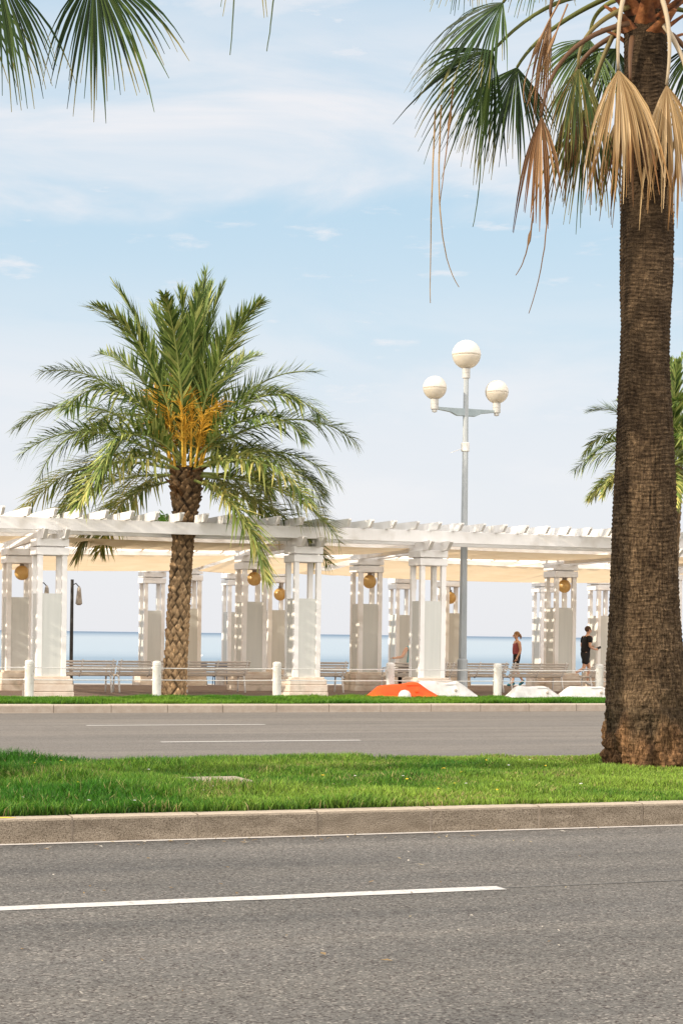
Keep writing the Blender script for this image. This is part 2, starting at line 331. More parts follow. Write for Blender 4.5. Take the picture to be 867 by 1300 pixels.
# mortar bed seen in the kerb joints
b = MB(); b.box(-40, 70, 14.036, 14.2, -.05, .186); tag(b.build('kerb_mortar', M['slab']), kind='structure')
b = MB(); b.box(-40, 90, 36.215, 36.49, -.05, .15); tag(b.build('verge_kerb_mortar', M['kerb']), kind='structure')
def marking(x0, x1, y0, y1, nm='lane_marking'):
    n = max(2, int((x1 - x0) / .25)); b = MB(); vs = []; fs = []
    for i in range(n + 1):
        x = x0 + (x1 - x0) * i / n
        vs += [(x, y0 + random.uniform(-.006, .006), .004), (x, y1 + random.uniform(-.006, .006), .004)]
    for i in range(n): fs.append((2*i, 2*i+2, 2*i+3, 2*i+1))
    b.add(vs, fs); return tag(b.build(nm, M['line']), kind='structure')
for k in range(-3, 5): marking(5.33 + k * 9.0 - 5.2, 5.33 + k * 9.0, 10.70, 10.865)
for k in range(-2, 6): marking(7.55 + k * 14, 10.78 + k * 14, 31.27, 31.42)
for k in range(-2, 6): marking(7.50 + k * 14, 10.66 + k * 14, 26.42, 26.56)
b = MB(); b.add([(-40, 13.945, .004), (70, 13.945, .004), (70, 14.025, .004), (-40, 14.025, .004)], [(0, 1, 2, 3)]); tag(b.build('gutter_strip', M['gutter']), kind='structure')
b = MB(); b.add([(-40, 10.775, .003), (70, 10.775, .003), (70, 10.80, .003), (-40, 10.80, .003)], [(0, 1, 2, 3)]); tag(b.build('tar_seam', M['tar']), kind='structure')
b = MB(); b.add([(2.2, 14.05, .1985), (2.86, 14.05, .1985), (2.80, 14.12, .1985), (2.2, 14.14, .1985)], [(0, 1, 2, 3)]); tag(b.build('kerb_paint_mark', M['yellow']), kind='structure')
b = MB(); b.box(4.98, 5.62, 16.62, 17.18, .1, .235); tag(b.build('access_slab', M['slab'], bevel=.01), 'pale concrete access slab set flush among the grass of the median', 'slab')

# ------------------------------------------------------------------ grass (one mass per strip)
def grass(name, x0f, x1f, y0, y1, n, hfun, wid, colfun, zb, skip=None):
    y = rng.uniform(y0, y1, n); xa = x0f(y); xb = x1f(y); x = xa + rng.uniform(0, 1, n) * (xb - xa)
    if skip is not None:
        k = ~skip(x, y); x = x[k]; y = y[k]; n = len(x)
    h = hfun(x, y) * rng.uniform(.55, 1.25, n)
    az = rng.uniform(0, 2 * PI, n); ln = rng.uniform(.1, .75, n); az2 = rng.uniform(0, 2 * PI, n)
    w = wid * rng.uniform(.6, 1.3, n)
    dx = np.cos(az2) * w; dy = np.sin(az2) * w
    bx = np.cos(az) * h * ln; by = np.sin(az) * h * ln
    z0 = np.full(n, zb)
    P = np.empty((n, 5, 3), np.float32)
    P[:, 0] = np.stack([x - dx, y - dy, z0], 1); P[:, 1] = np.stack([x + dx, y + dy, z0], 1)
    mx, my, mz = x + bx * .35, y + by * .35, z0 + h * .6
    P[:, 2] = np.stack([mx - dx * .8, my - dy * .8, mz], 1); P[:, 3] = np.stack([mx + dx * .8, my + dy * .8, mz], 1)
    P[:, 4] = np.stack([x + bx, y + by, z0 + h * (1 - .25 * ln)], 1)
    me = bpy.data.meshes.new(name); me.vertices.add(n * 5); me.vertices.foreach_set('co', P.ravel())
    base = np.arange(n, dtype=np.int32)[:, None] * 5
    quad = base + np.array([0, 1, 3, 2]); tri = base + np.array([2, 3, 4])
    li = np.concatenate([quad, tri], 1).ravel()
    me.loops.add(len(li)); me.loops.foreach_set('vertex_index', li)
    me.polygons.add(n * 2)
    st = (np.arange(n, dtype=np.int32)[:, None] * 7 + np.array([0, 4])).ravel()
    me.polygons.foreach_set('loop_start', st)
    me.update(calc_edges=True); me.validate()
    col = colfun(x, y, n)
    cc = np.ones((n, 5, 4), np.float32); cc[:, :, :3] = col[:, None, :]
    cc[:, 0:2, :3] *= .28; cc[:, 2:4, :3] *= .85; cc[:, 4, :3] *= 1.35  # dark roots, bright tips: shade between blades put into the colour
    a = me.color_attributes.new('tint', 'FLOAT_COLOR', 'POINT'); a.data.foreach_set('color', cc.ravel())
    me.materials.append(M['grass'])
    o = bpy.data.objects.new(name, me); C.objects.link(o)
    return tag(o, kind='stuff')
def lowf(x, y, s=1.0, ph=0):
    return .5 + .25 * np.sin(x * 1.3 * s + ph + 1.7 * np.sin(y * .9 * s + ph)) + .25 * np.sin(y * 1.7 * s - x * .6 * s + 2.1 * ph + np.sin(x * 2.3 * s))
LEFT = lambda y: y * .1959 - 2.4
RIGHT = lambda y: y * .62 + 2.4
def hmed(x, y):
    xr = x - (y * .19)              # metres from the left border of the view
    tall = np.clip(1.15 - xr / 5.0, 0, 1)
    return .05 + .085 * tall * (.3 + lowf(x, y, 1.6)) + .055 * lowf(x, y, 2.6, 1.) ** 2
def cmed(x, y, n):
    xr = x - (y * .19); t = np.clip(lowf(x, y, .9, .5) * .75 + .35 * lowf(x, y, 3.1, 2.) + xr / 9.0 - .46 - .30 * np.clip((y - 18.2) / 1.2, 0, 1) * (xr < 5.2) + rng.normal(0, .20, n), 0, 1)[:, None]  # rear-left strip darker: palm's shadow band put into the grass colour
    lush = np.array([.034, .128, .008]); pale = np.array([.215, .315, .042])
    c = lush * (1 - t) + pale * t
    dry = rng.uniform(0, 1, n) < .03 + .16 * (lowf(x, y, 1.9, 3.) > .78)
    c[dry] = np.array([.36, .30, .12]) * rng.uniform(.7, 1.1, (dry.sum(), 1))
    return c * rng.uniform(.45, 1.55, (n, 1))
def skipslab(x, y):
    rd = np.hypot(x - 10.88, y - 18.4); u = rng.uniform(0, 1, len(x))
    bare = (lowf(x, y, 2.1, 4.) * lowf(x, y, 3.7, 1.) > .60) & (u < .62)
    return bare | ((rd < .85) & (u < .8 - .75 * (rd - .45) / .4)) | ((x > 4.96) & (x < 5.64) & (y > 16.55) & (y < 17.2)) | ((x > 4.9) & (x < 5.7) & (y > 15.9) & (y <= 16.55) & (u < .75)) | ((x - 10.86) ** 2 + (y - 18.4) ** 2 < .21)
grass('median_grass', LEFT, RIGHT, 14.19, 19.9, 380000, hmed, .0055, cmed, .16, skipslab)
def cver(x, y, n):
    t = np.clip(lowf(x, y, .7, .2) * .7 + rng.normal(0, .16, n), 0, 1)[:, None]
    return (np.array([.05, .165, .010]) * (1 - t) + np.array([.19, .32, .03]) * t) * rng.uniform(.6, 1.3, (n, 1))
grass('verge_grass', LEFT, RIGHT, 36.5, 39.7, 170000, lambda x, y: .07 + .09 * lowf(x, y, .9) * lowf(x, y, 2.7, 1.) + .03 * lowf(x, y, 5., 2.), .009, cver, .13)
b = MB()
for i in range(26):
    y = random.uniform(14.4, 19.5); x = random.uniform(.20 * y, .56 * y); z = .16 + random.uniform(.06, .12)
    r = random.uniform(.012, .022); col = (.8, .55, .03, 1) if random.random() < .6 else (.75, .73, .68, 1)
    k = 7; vs = [(x, y, z + .006)] + [(x + r * math.cos(2*PI*j/k), y + r * math.sin(2*PI*j/k), z + random.uniform(-.006, .004)) for j in range(k)]
    b.add(vs, [(0, 1 + j, 1 + (j + 1) % k) for j in range(k)], col)
tag(b.build('meadow_flowers', M['grass'], cols=True), kind='stuff')

b = MB()
for i in range(150):
    if i < 60: y = random.uniform(14.3, 19.7); z = .17 + random.uniform(.02, .07)
    elif i < 110: y = random.uniform(13.5, 14.0); z = .012
    else: y = random.uniform(8.0, 13.6); z = .012
    x = random.uniform(.20, .56) * y; a = random.uniform(0, PI); l = random.uniform(.012, .035); w_ = l * random.uniform(.2, .5)
    if 110 <= i and random.random() < .6: l *= .5
    c_, s_ = math.cos(a), math.sin(a); col = random.choice(((.30, .20, .09, 1), (.42, .33, .18, 1), (.20, .13, .06, 1), (.55, .50, .42, 1)))
    b.add([(x - c_ * l, y - s_ * l, z), (x + s_ * w_, y - c_ * w_, z + .006), (x + c_ * l, y + s_ * l, z + random.uniform(0, .01)), (x - s_ * w_, y + c_ * w_, z + .004)], [(0, 1, 2, 3)], col)
tag(b.build('leaf_litter', M['grass'], cols=True), kind='stuff')

# ------------------------------------------------------------------ pergola
YF, YS, YU, YT = 40.85, 46.3, 52.6, 56.5
PO = (18.0, 48.0, .1)
perg = empty('pergola', PO, 'long white promenade pergola of square open-topped columns carrying beams, rafters and tan shade canvas', 'pergola')
S = .66
def column(x, y, zb, H):
    o = (PO[0], PO[1], PO[2]); h = S / 2; p = .115
    zc = zb + H
    cap = MB()
    for z0, z1, e in ((zc - .36, zc - .195, .028), (zc - .165, zc, .028)):
        cap.box(x - h - e, x + h + e, y - h - e, y + h + e, z0, z1)
    cap.box(x - h + .06, x + h - .06, y - h + .06, y + h - .06, zc - .198, zc - .162)
    c = cap.build('column', M['white'], perg, origin=o, bevel=.008)
    zp = zb + .49; zo = zc - .362; zt = zb + 2.3 * H / 3.5
    for sx in (-1, 1):
        for sy in (-1, 1):
            b = MB(); x0 = x + sx * h; x1 = x + sx * (h - p); y0 = y + sy * h; y1 = y + sy * (h - p)
            b.box(min(x0, x1), max(x0, x1), min(y0, y1), max(y0, y1), zp, zo)
            b.build('post', M['white'], c, origin=o, bevel=.006)
    b = MB(); q = h - .02
    b.box(x - q, x + q, y - q, y + q, zp + .002, zt); b.build('panel', M['panel'], c, origin=o)
    b = MB()
    for z0, z1, e in ((-.06, .145, .15), (.155, .31, .14), (.32, .44, .125), (.44, .491, .08)):
        b.box(x - h - e, x + h + e, y - h - e, y + h + e, zb + z0, zb + z1)
    b.box(x - h - .1, x + h + .1, y - h - .1, y + h + .1, zb, zb + .43)
    b.build('plinth', M['plinth'], c, origin=o, bevel=.012)
XF = [5.6, 8.96, 14.95, 18.13, 24.35, 27.6]
XS = [6.0, 9.36, 15.5, 18.75, 24.6, 28.0]
XU = [7.0, 9.3, 15.65, 18.38, 24.15, 29.45]
for xf, xs in zip(XF, XS): column(xf, YF, .13, 3.52); column(xs, YS, .13, 3.52)
for x in XU:
    for y in (YU, YT): column(x, y, ground_z(y), 3.5 - ground_z(y))
def beam(name, x0, x1, y0, y1, z0, z1):
    b = MB(); b.box(x0, x1, y0, y1, z0, z1); return b.build(name, M['white'], perg, origin=PO, bevel=.006)
for y, dz in ((YF, 0), (YS, 0), (YU, -.15), (YT, -.15)):
    beam('long_beam', 2.0, 34.0, y - .46, y - .36, 3.83 + dz, 4.105 + dz)
    beam('long_beam', 2.0, 34.0, y + .30, y + .37, 3.79 + dz, 4.09 + dz)
def cross(x, y0, y1, z0, z1, w=.09, sk=0., yc=0.):
    b = MB(); b.prism([(y0 + .28, z0), (y0, z1 - .03), (y0, z1), (y1, z1), (y1, z1 - .03), (y1 - .28, z0)], 'x', x - w / 2, x + w / 2)
    b.v = [(px + sk * (py - yc), py, pz) for px, py, pz in b.v]
    return b.build('cross_beam', M['white'], perg, origin=PO)
for x, xs in zip(XF, XS):
    for s in (-.22, .26): cross(x + s, YF - 1.02, YS + .9, 3.640, 3.855, sk=(xs - x) / (YS - YF), yc=YF)
for x in XU:
    for s in (-.22, .24): cross(x + s, YU - .85, YT + .9, 3.502, 3.692)
x = 2.6
while x < 33:
    b = MB(); b.prism([(YF - .86, 4.11), (YF - 1.02, 4.255), (YF - 1.02, 4.29), (YS + .95, 4.29), (YS + .95, 4.255), (YS + .8, 4.11)], 'x', x - .034, x + .034)
    b.build('rafter', M['white'], perg, origin=PO)
    x += .57
x = 2.9
while x < 33:
    b = MB(); b.prism([(YU - .6, 3.96), (YU - .95, 4.085), (YU - .95, 4.11), (YT + .95, 4.11), (YT + .95, 4.085), (YT + .6, 3.96)], 'x', x - .034, x + .034)
    b.build('rafter', M['white'], perg, origin=PO)
    x += .80
for x in XS[1:]:
    b = MB(); b.tube([(x, YS + .4, 3.78), (x + .1, YU - .4, 3.62)], .03, 8); b.build('tie_rod', M['white'], perg, origin=PO)
def canvas(x0, x1, y0, y1, z, sag, amp, nw, z1=None):
    n, m = 48, 14; b = MB(); vs = []; fs = []
    for i in range(n + 1):
        for j in range(m + 1):
            u = i / n; v = j / m
            s = sag * (4 * u * (1 - u)) ** .8 * (.55 + .45 * 4 * v * (1 - v))
            wv = amp * math.sin(u * nw * 2 * PI + .6 * math.sin(v * 5)) * math.sin(PI * v) ** .5 if 0 < v < 1 else 0
            pinch = .25 * (1 - (4 * u * (1 - u)) ** .5)
            vs.append((x0 + (x1 - x0) * u, y0 + pinch + (y1 - y0 - 2 * pinch) * v, z + ((z if z1 is None else z1) - z) * v - s + wv))
    for i in range(n):
        for j in range(m):
            a = i * (m + 1) + j; fs.append((a, a + m + 1, a + m + 2, a + 1))
    b.add(vs, fs); return b.build('shade_canvas', M['canvas'], perg, smooth=True, origin=PO)
for x0, x1 in ((5.95, 8.75), (9.5, 14.85), (15.55, 18.2), (18.95, 24.4), (25.1, 27.7)):
    canvas(x0, x1, YF + .6, YS - .6, 3.75, .06, .025, (x1 - x0) * 1.5, 3.74)
for x0, x1 in ((3.0, 15.4), (15.7, 18.8), (19.4, 30.5)):
    canvas(x0, x1, YS + .75, YU - .6, 3.70, .20 if x1 - x0 > 4 else .10, .012, (x1 - x0) * .7, 3.42)
for x0, x1 in ((9.5, 15.3), (18.8, 23.2), (24, 28)):
    canvas(x0, x1, YU + .55, YT - .6, 3.62, .12, .025, (x1 - x0) * 1.2)

# amber globes hanging inside the columns
def globe(x, y, z, r, label):
    t = empty('pendant_globe', (x, y, z), label, 'pendant lamp', 'amber globes hanging in the column heads')
    b = MB(); b.lathe([(max(.004, r * math.sin(PI * k / 16)), -r * math.cos(PI * k / 16)) for k in range(17)], 28)
    b.build('glass_globe', M['amber'], t, smooth=True)
    b = MB(); b.lathe([(.055, r - .01), (.055, r + .05), (.02, r + .06), (.012, r + .16)], 14); b.build('socket', M['lantern'], t, smooth=False)
globe(9.46, YS, 3.06, .185, 'amber globe hanging in the column left of the leftmost front column')
globe(15.58, YS, 3.05, .185, 'amber globe in the column head just right of the tall date palm trunk')
globe(18.84, YS, 3.05, .185, 'amber globe in the column head midway between the two right-hand front columns')
globe(24.72, YS, 3.05, .185, 'amber globe in the column head beside the jogger in black')
globe(18.52, YU, 2.80, .19, 'smaller amber globe tucked behind the front column right of the date palm')
globe(24.1, YU, 2.80, .19, 'amber globe in the rear column partly hidden by the street lamp pole')

# ------------------------------------------------------------------ bollards, cables
def bollard(x, z0, label, first=[None]):
    if first[0] is None:
        t = empty('bollard', (x, 39.7, z0), label, 'bollard', 'white bollards along the promenade verge')
        b = MB(); b.lathe([(.098, -.1), (.098, .76), (.092, .766), (.092, .774), (.098, .78), (.098, .84), (.09, .865), (.06, .88), (.004, .885)], 26)
        b.build('shaft', M['bollard'], t, smooth=False, bevel=0)
        for z in (.72, .46):
            b = MB(); b.tube([(-.125, 0, z), (.125, 0, z)], .017, 10); b.build('cable_eye', M['cable'], t, smooth=True)
        first[0] = t; return t
    t = copy_tree(first[0]); t.location = (x, 39.7, z0); t['label'] = label; return t
BX = [5.4, 8.3, 11.13, 13.93, 16.7, 19.45, 22.18, 25.0]
BL = ['white bollard at the far left end of the cable row', 'white bollard in front of the leftmost front column', 'white bollard touching the left of the date palm trunk', 'white bollard beside the second front column, right of the date palm',
      'white bollard just above the orange barrier', 'white bollard to the right of the street lamp pole', 'white bollard under the jogger, beside the thick fan palm trunk', 'white bollard beyond the thick fan palm trunk']
for x, l in zip(BX, BL): bollard(x, .105, l)
for z, l in ((.825, 'upper steel guard cable strung through the white bollards'), (.565, 'lower steel guard cable strung through the white bollards')):
    b = MB(); pts = []
    for a, c in zip(BX, BX[1:]):
        for k in range(8):
            u = k / 8; pts.append((a + (c - a) * u, 39.7, z - .008 * 4 * u * (1 - u)))
    pts.append((BX[-1], 39.7, z)); b.tube(pts, .011, 6)
    tag(b.build('guard_cable', M['cable'], smooth=True), l, 'cable', 'guard cables between the bollards')

# ------------------------------------------------------------------ benches
def make_bench(label):
    t = empty('bench', (0, 0, 0), label, 'bench', 'slatted benches facing the sea')
    L2 = .84
    b = MB()
    for k in range(6):
        y = -.02 + k * .085; z = .445 - .02 * math.sin(k / 5 * PI)
        b.box(-L2, L2, y, y + .066, z - .03, z)
    b.build('seat', M['bench'], t, bevel=.006)
    b = MB()
    for k in range(5):
        u = k / 4; y = -.10 - .20 * u; z = .48 + .275 * u
        dy = -.022; n = V((0, .8, .6))
        b.add([(-L2, y, z - .024), (L2, y, z - .024), (L2, y - .03, z + .022), (-L2, y - .03, z + .022),
               (-L2, y + .026, z - .012), (L2, y + .026, z - .012), (L2, y - .004, z + .030), (-L2, y - .004, z + .030)],
              [(0, 1, 2, 3), (7, 6, 5, 4), (0, 4, 5, 1), (3, 2, 6, 7), (1, 5, 6, 2), (0, 3, 7, 4)])
    b.build('backrest', M['bench'], t, bevel=.004)
    for x in (-.76, 0, .76):
        b = MB(); b.tube([(x, .05, .40), (x, -.06, .44), (x, -.33, .80)], .022, 8)
        b.build('back_stay', M['benchmetal'], t, smooth=True)
        if x:
            b = MB(); b.tube([(x, -.04, .41), (x, .44, .41)], .022, 8); b.build('seat_support', M['benchmetal'], t, smooth=True)
            b = MB(); b.tube([(x, .42, .41), (x, .46, 0)], .024, 8); b.build('leg', M['benchmetal'], t, smooth=True)
            b = MB(); b.tube([(x, -.04, .41), (x, -.16, 0)], .024, 8); b.build('leg', M['benchmetal'], t, smooth=True)
            b = MB(); b.tube([(x, -.17, .60), (x, .10, .64), (x, .40, .63), (x, .42, .43)], .018, 8); b.build('armrest', M['benchmetal'], t, smooth=True)
    return t
BE = [(10.55, 'slatted bench right of the leftmost front column, seen from behind'), (12.27, 'slatted bench from behind, left of the date palm trunk and its bollard'), (13.98, 'slatted bench just right of the date palm trunk'), (16.62, 'slatted bench right of the second front column, left of the orange barrier'),
      (19.45, 'slatted bench mostly hidden behind the third front column, someone in teal leaning on it'), (21.17, 'slatted bench crossed by the street lamp pole'), (22.95, 'slatted bench in front of the woman in the maroon top'), (25.35, 'slatted bench below the jogger in black'), (7.2, 'slatted bench at the left edge, left of the leftmost front column')]
bench0 = None
for x, l in BE:
    if bench0 is None: bench0 = make_bench(l); t = bench0
    else: t = copy_tree(bench0); t['label'] = l
    t.location = (x, 44.55, .13)

# blue chairs by the sea wall
def make_chair(label):
    t = empty('metal_chair', (0, 0, 0), label, 'chair', 'blue chairs by the sea wall')
    b = MB(); b.box(-.23, .23, -.22, .22, .43, .455); b.build('seat', M['bluechair'], t, bevel=.01)
    b = MB(); b.prism([(-.20, .52), (-.26, .80), (-.235, .80), (-.175, .52)], 'x', -.22, .22); b.build('backrest', M['bluechair'], t)
    for sx in (-1, 1):
        b = MB(); b.tube([(sx * .21, .20, .43), (sx * .23, .25, 0)], .016, 8); b.build('leg', M['bluechair'], t, smooth=True)
        b = MB(); b.tube([(sx * .21, -.26, .80), (sx * .21, -.19, .43), (sx * .23, -.27, 0)], .016, 8); b.build('leg', M['bluechair'], t, smooth=True)
    return t
ch0 = None
for x, y, rz, l in ((17.0, 54.6, .2, 'blue metal chair whose legs show under the bench right of the date palm, left one'), (17.75, 54.7, -.15, 'blue metal chair whose legs show under the bench right of the date palm, right one'),
                    (25.2, 54.6, .1, 'blue metal chair whose legs show under the bench crossed by the street lamp')):
    if ch0 is None: ch0 = make_chair(l); t = ch0
    else: t = copy_tree(ch0); t['label'] = l
    y += 1.3; t.location = (x, y, ground_z(y)); t.rotation_euler = (0, 0, rz); t.scale = (.88, .88, .86)

# ------------------------------------------------------------------ street lamp
lamp = empty('street_lamp', (19.42, 41.6, .13), 'tall grey street lamp with three round cream globes', 'street lamp')
b = MB(); b.lathe([(.105, .95), (.088, 4.0), (.064, 8.02)], 8); b.build('pole', M['pole'], lamp)
b = MB(); b.lathe([(.19, -.05), (.19, .03), (.135, .05), (.125, .9), (.085, .96)], 16); b.build('base', M['pole'], lamp)
b = MB(); b.lathe([(.068, 6.02), (.105, 6.04), (.105, 6.24), (.068, 6.26)], 16); b.build('collar', M['bollard'], lamp)
b = MB(); b.tube([(-.08, -.02, 6.1), (-.42, -.06, 5.98)], .009, 6); b.build('bracket', M['cable'], lamp)
b = MB()
for s in (-1, 1):
    pts = [(0, 6.90), (s * .24, 6.90), (s * .42, 6.98), (s * .84, 7.035), (s * .84, 7.09), (s * .3, 7.085), (0, 7.09)]
    if s < 0: pts = pts[::-1]
    b.prism(pts, 'y', -.05, .05)
b.build('arm', M['armpaint'], lamp, bevel=.01)
def head(x, z, r):
    # z: underside of the neck
    nk = MB(); nk.lathe([(.03, -.07), (.06, -.06), (.065, 0), (.098, .01), (.098, .10), (.092, .105), (.092, .125), (.098, .13), (.098, .25), (.08, .28)], 18, (x, 0, z))
    n_ = nk.build('globe_neck', M['neck'], lamp)
    zc = z + .26 + r * .93
    b = MB(); b.lathe([(max(.004, r * math.sin(a)), -r * math.cos(a)) for a in [PI * (.12 + .355 * k / 12) for k in range(13)]], 30, (x, 0, zc)); b.build('lower_bowl', M['bowl'], n_, smooth=True)
    b = MB(); b.lathe([(max(.004, r * 1.015 * math.sin(a)), -r * 1.015 * math.cos(a)) for a in [PI * (.485 + .515 * k / 14) for k in range(15)]], 30, (x, 0, zc)); b.build('upper_dome', M['opal'], n_, smooth=True)
    b = MB(); b.lathe([(.045, -r * .9), (.045, -.03), (.02, .02)], 10, (x, 0, zc)); b.build('bulb', M['opal'], n_, smooth=True)
head(0, 7.83, .352); head(-.84, 7.02, .288); head(.84, 7.02, .288)

# slim dark lamp posts by the sea
def dark_post(x, label):
    t = empty('lantern_post', (x, 57.2, -.05), label, 'lamp post', 'slim dark posts by the sea wall')
    b = MB(); b.lathe([(.09, 0), (.06, .2), (.05, 3.28)], 10); b.build('post', M['dark'], t)
    b = MB(); b.tube([(.0, 0, 3.1), (.12, 0, 3.16), (.22, 0, 3.05)], .018, 8); b.build('hook', M['dark'], t)
    b = MB(); b.lathe([(.02, .3), (.06, .22), (.09, -.08), (.11, -.25), (.05, -.3)], 10, (.22, 0, 2.78)); b.build('lantern', M['lantern'], t)
dark_post(13.27, 'slim dark post with a hooded lantern right of the leftmost front column')
dark_post(12.25, 'slim dark post seen through the open head of the leftmost front column')

# ------------------------------------------------------------------ plastic barriers lying on the verge
def barrier(x0, x1, y, h, m, label, peak=.5, ang=0., cat='barrier', low=.25):
    L_ = x1 - x0; t = empty('road_barrier', ((x0 + x1) / 2, y, .15), label, cat, 'plastic road barriers on the verge', ang)
    b = MB(); n = 28; rows = []
    for i in range(n + 1):
        u = i / n; x = -L_ / 2 + L_ * u
        if u < .15: hh = h * (low + (.84 - low) * u / .15)
        elif u < peak: hh = h * (.84 + .16 * (u - .15) / (peak - .15))
        elif u < .72: hh = h
        else: hh = h * (1 - (1 - low) * ((u - .72) / .28) ** 1.05)
        wd = .26
        tp = .10
        hh *= 1 + .16 * mn.noise(V((x * 2.4 + x0, 1.3, y)))
        wd *= 1 + .14 * mn.noise(V((x * 2.0 + x0, 7.3, y)))
        rows.append([(x, -wd, 0), (x, -wd + .02, hh * .25), (x, -tp - .02, hh * .86), (x, -tp, hh), (x, tp, hh), (x, wd - .02, hh * .3), (x, wd, 0)])
    vs = [p for r_ in rows for p in r_]; k = 7
    fs = [(i * k + j, (i + 1) * k + j, (i + 1) * k + j + 1, i * k + j + 1) for i in range(n) for j in range(k - 1)]
    fs += [tuple(range(k - 1, -1, -1)), tuple(n * k + j for j in range(k))]
    b.add(vs, fs); sh = b.build('shell', m, t, smooth=True); sm_ = sh.modifiers.new('soften', 'SUBSURF'); sm_.levels = sm_.render_levels = 2
    b = MB(); b.lathe([(.035, 0), (.035, .02), (.02, .03)], 12); o = b.build('plug', M['lantern'] if m is M['wplastic'] else m, t)
    o.location = (.28, -.20, h * .48); o.rotation_euler = (1.2, 0, 0)
    b = MB(); b.box(.05, .35, -.008, .008, -.008, .008); o = b.build('grip', M['cable'] if m is M['wplastic'] else m, t); o.location = (0, -.135, h * .82)
    return t
barrier(15.93, 17.62, 39.15, .40, M['orange'], 'orange plastic road barrier lying on the verge grass', .62)
barrier(17.0, 18.75, 39.45, .42, M['wplastic'], 'white plastic road barrier directly behind the end of the orange one', .2)
barrier(19.40, 20.76, 39.1, .34, M['wplastic'], 'white plastic road barrier on the grass, left of the two near the fan palm', .2)
barrier(20.72, 22.3, 39.1, .34, M['wplastic'], 'white plastic road barrier on the grass next to the thick fan palm trunk', .2)
b = MB(); b.lathe([(.15, -.1), (.15, .06), (.135, .14), (.09, .20), (.004, .225)], 20, (0, 0, 0))
o = b.build('float_cap', M['wplastic'], smooth=True); o.location = (16.68, 38.8, .16); tag(o, 'white domed plastic cap standing against the orange barrier', 'cap')

# ------------------------------------------------------------------ palms
def nz(x, y, z): return mn.noise(V((x, y, z)))
def trunk_mesh(name, path, rfun, disp, colf, m, parent, nt=140, nzs=360):
    """path(t)->(x,y,z) local, rfun(t)->radius, disp(theta,t,z)->(dr, shade)"""
    vs = []; fs = []; cs = []
    for i in range(nzs + 1):
        t = i / nzs; cx, cy, cz = path(t); r = rfun(t)
        for k in range(nt):
            a = 2 * PI * k / nt
            d, sh = disp(a, t, cz, r)
            vs.append((cx + (r + d) * math.cos(a), cy + (r + d) * math.sin(a), cz)); cs.append(colf(sh, a, t, cz))
    for i in range(nzs):
        for k in range(nt):
            a = i * nt + k; b_ = i * nt + (k + 1) % nt; fs.append((a, b_, b_ + nt, a + nt))
    fs.append(tuple(range(nzs * nt, (nzs + 1) * nt)))
    b = MB(); b.v = vs; b.f = fs; b.c = cs
    return b.build(name, m, parent, smooth=True, cols=True)
def lerp(tab, t):
    for (a, va), (b_, vb) in zip(tab, tab[1:]):
        if t <= b_: u = (t - a) / (b_ - a); return va + (vb - va) * u
    return tab[-1][1]

def pinnate(parent, base, az, el, L_, droop, cols, n=58, ll=.5, roll=0., droop_leaf=.25, name='frond', rach=(.30, .34, .10)):
    """one feather frond: a curved midrib with two rows of leaflets"""
    h = V((math.cos(az), math.sin(az), 0)); sd = V((-math.sin(az), math.cos(az), 0))
    segs = 26; pts = [V(base)]; e = el; dirs = []
    for i in range(segs):
        u = i / segs; d = h * math.cos(e) + V((0, 0, 1)) * math.sin(e); dirs.append(d)
        pts.append(pts[-1] + d * (L_ / segs)); e -= droop / segs * (.35 + 1.5 * u) * max(.15, math.cos(e) + .1)
    dirs.append(dirs[-1])
    b = MB()
    b.tube(pts, [.030 * (1 - .85 * i / segs) * (L_ / 3.5) + .003 for i in range(segs + 1)], 5, col=(*rach, 1))
    for i in range(n):
        u = .14 + .86 * (i + .5) / n; f = u * segs; k = min(int(f), segs - 1); p = pts[k].lerp(pts[k + 1], f - k); d = dirs[k]
        up = sd.cross(d); up = -up if up.z < 0 and el > -.3 else up
        prof = min(1, (u - .08) / .22) ** .8 * (1 - max(0, (u - .55) / .45) ** 1.6 * .62)
        for s in (-1, 1):
            l = ll * prof * random.uniform(.82, 1.12)
            fw = RAD(42 - 14 * u - 13 * max(0, min(1, (el - .8) / .5)) + random.uniform(-9, 9)); lift = RAD(random.choice((random.uniform(-32, 5), random.uniform(10, 35), random.uniform(35, 62))))
            sv = (sd * s * math.cos(roll) + up * math.sin(roll) * s)
            v = (d * math.cos(fw) * 1.0 + (sv * math.cos(lift) + up * math.sin(lift)) * math.sin(fw) * 1.25).normalized()
            wv = v.cross(up).normalized() * (.021 + .009 * random.random())
            q0 = p; q1 = p + v * l * .45 - V((0, 0, 1)) * l * .04; q2 = p + v * l - V((0, 0, 1)) * l * droop_leaf * random.uniform(.4, 1.3)
            col = random.choice(cols); j = random.uniform(.6, 1.3); col = (col[0] * j, col[1] * j, col[2] * j, 1)
            b.add([q0 - wv * .5, q0 + wv * .5, q1 + wv, q1 - wv, q2], [(0, 1, 2, 3), (3, 2, 4)], col)
    return b.build(name, M['leaf'], parent, cols=True)

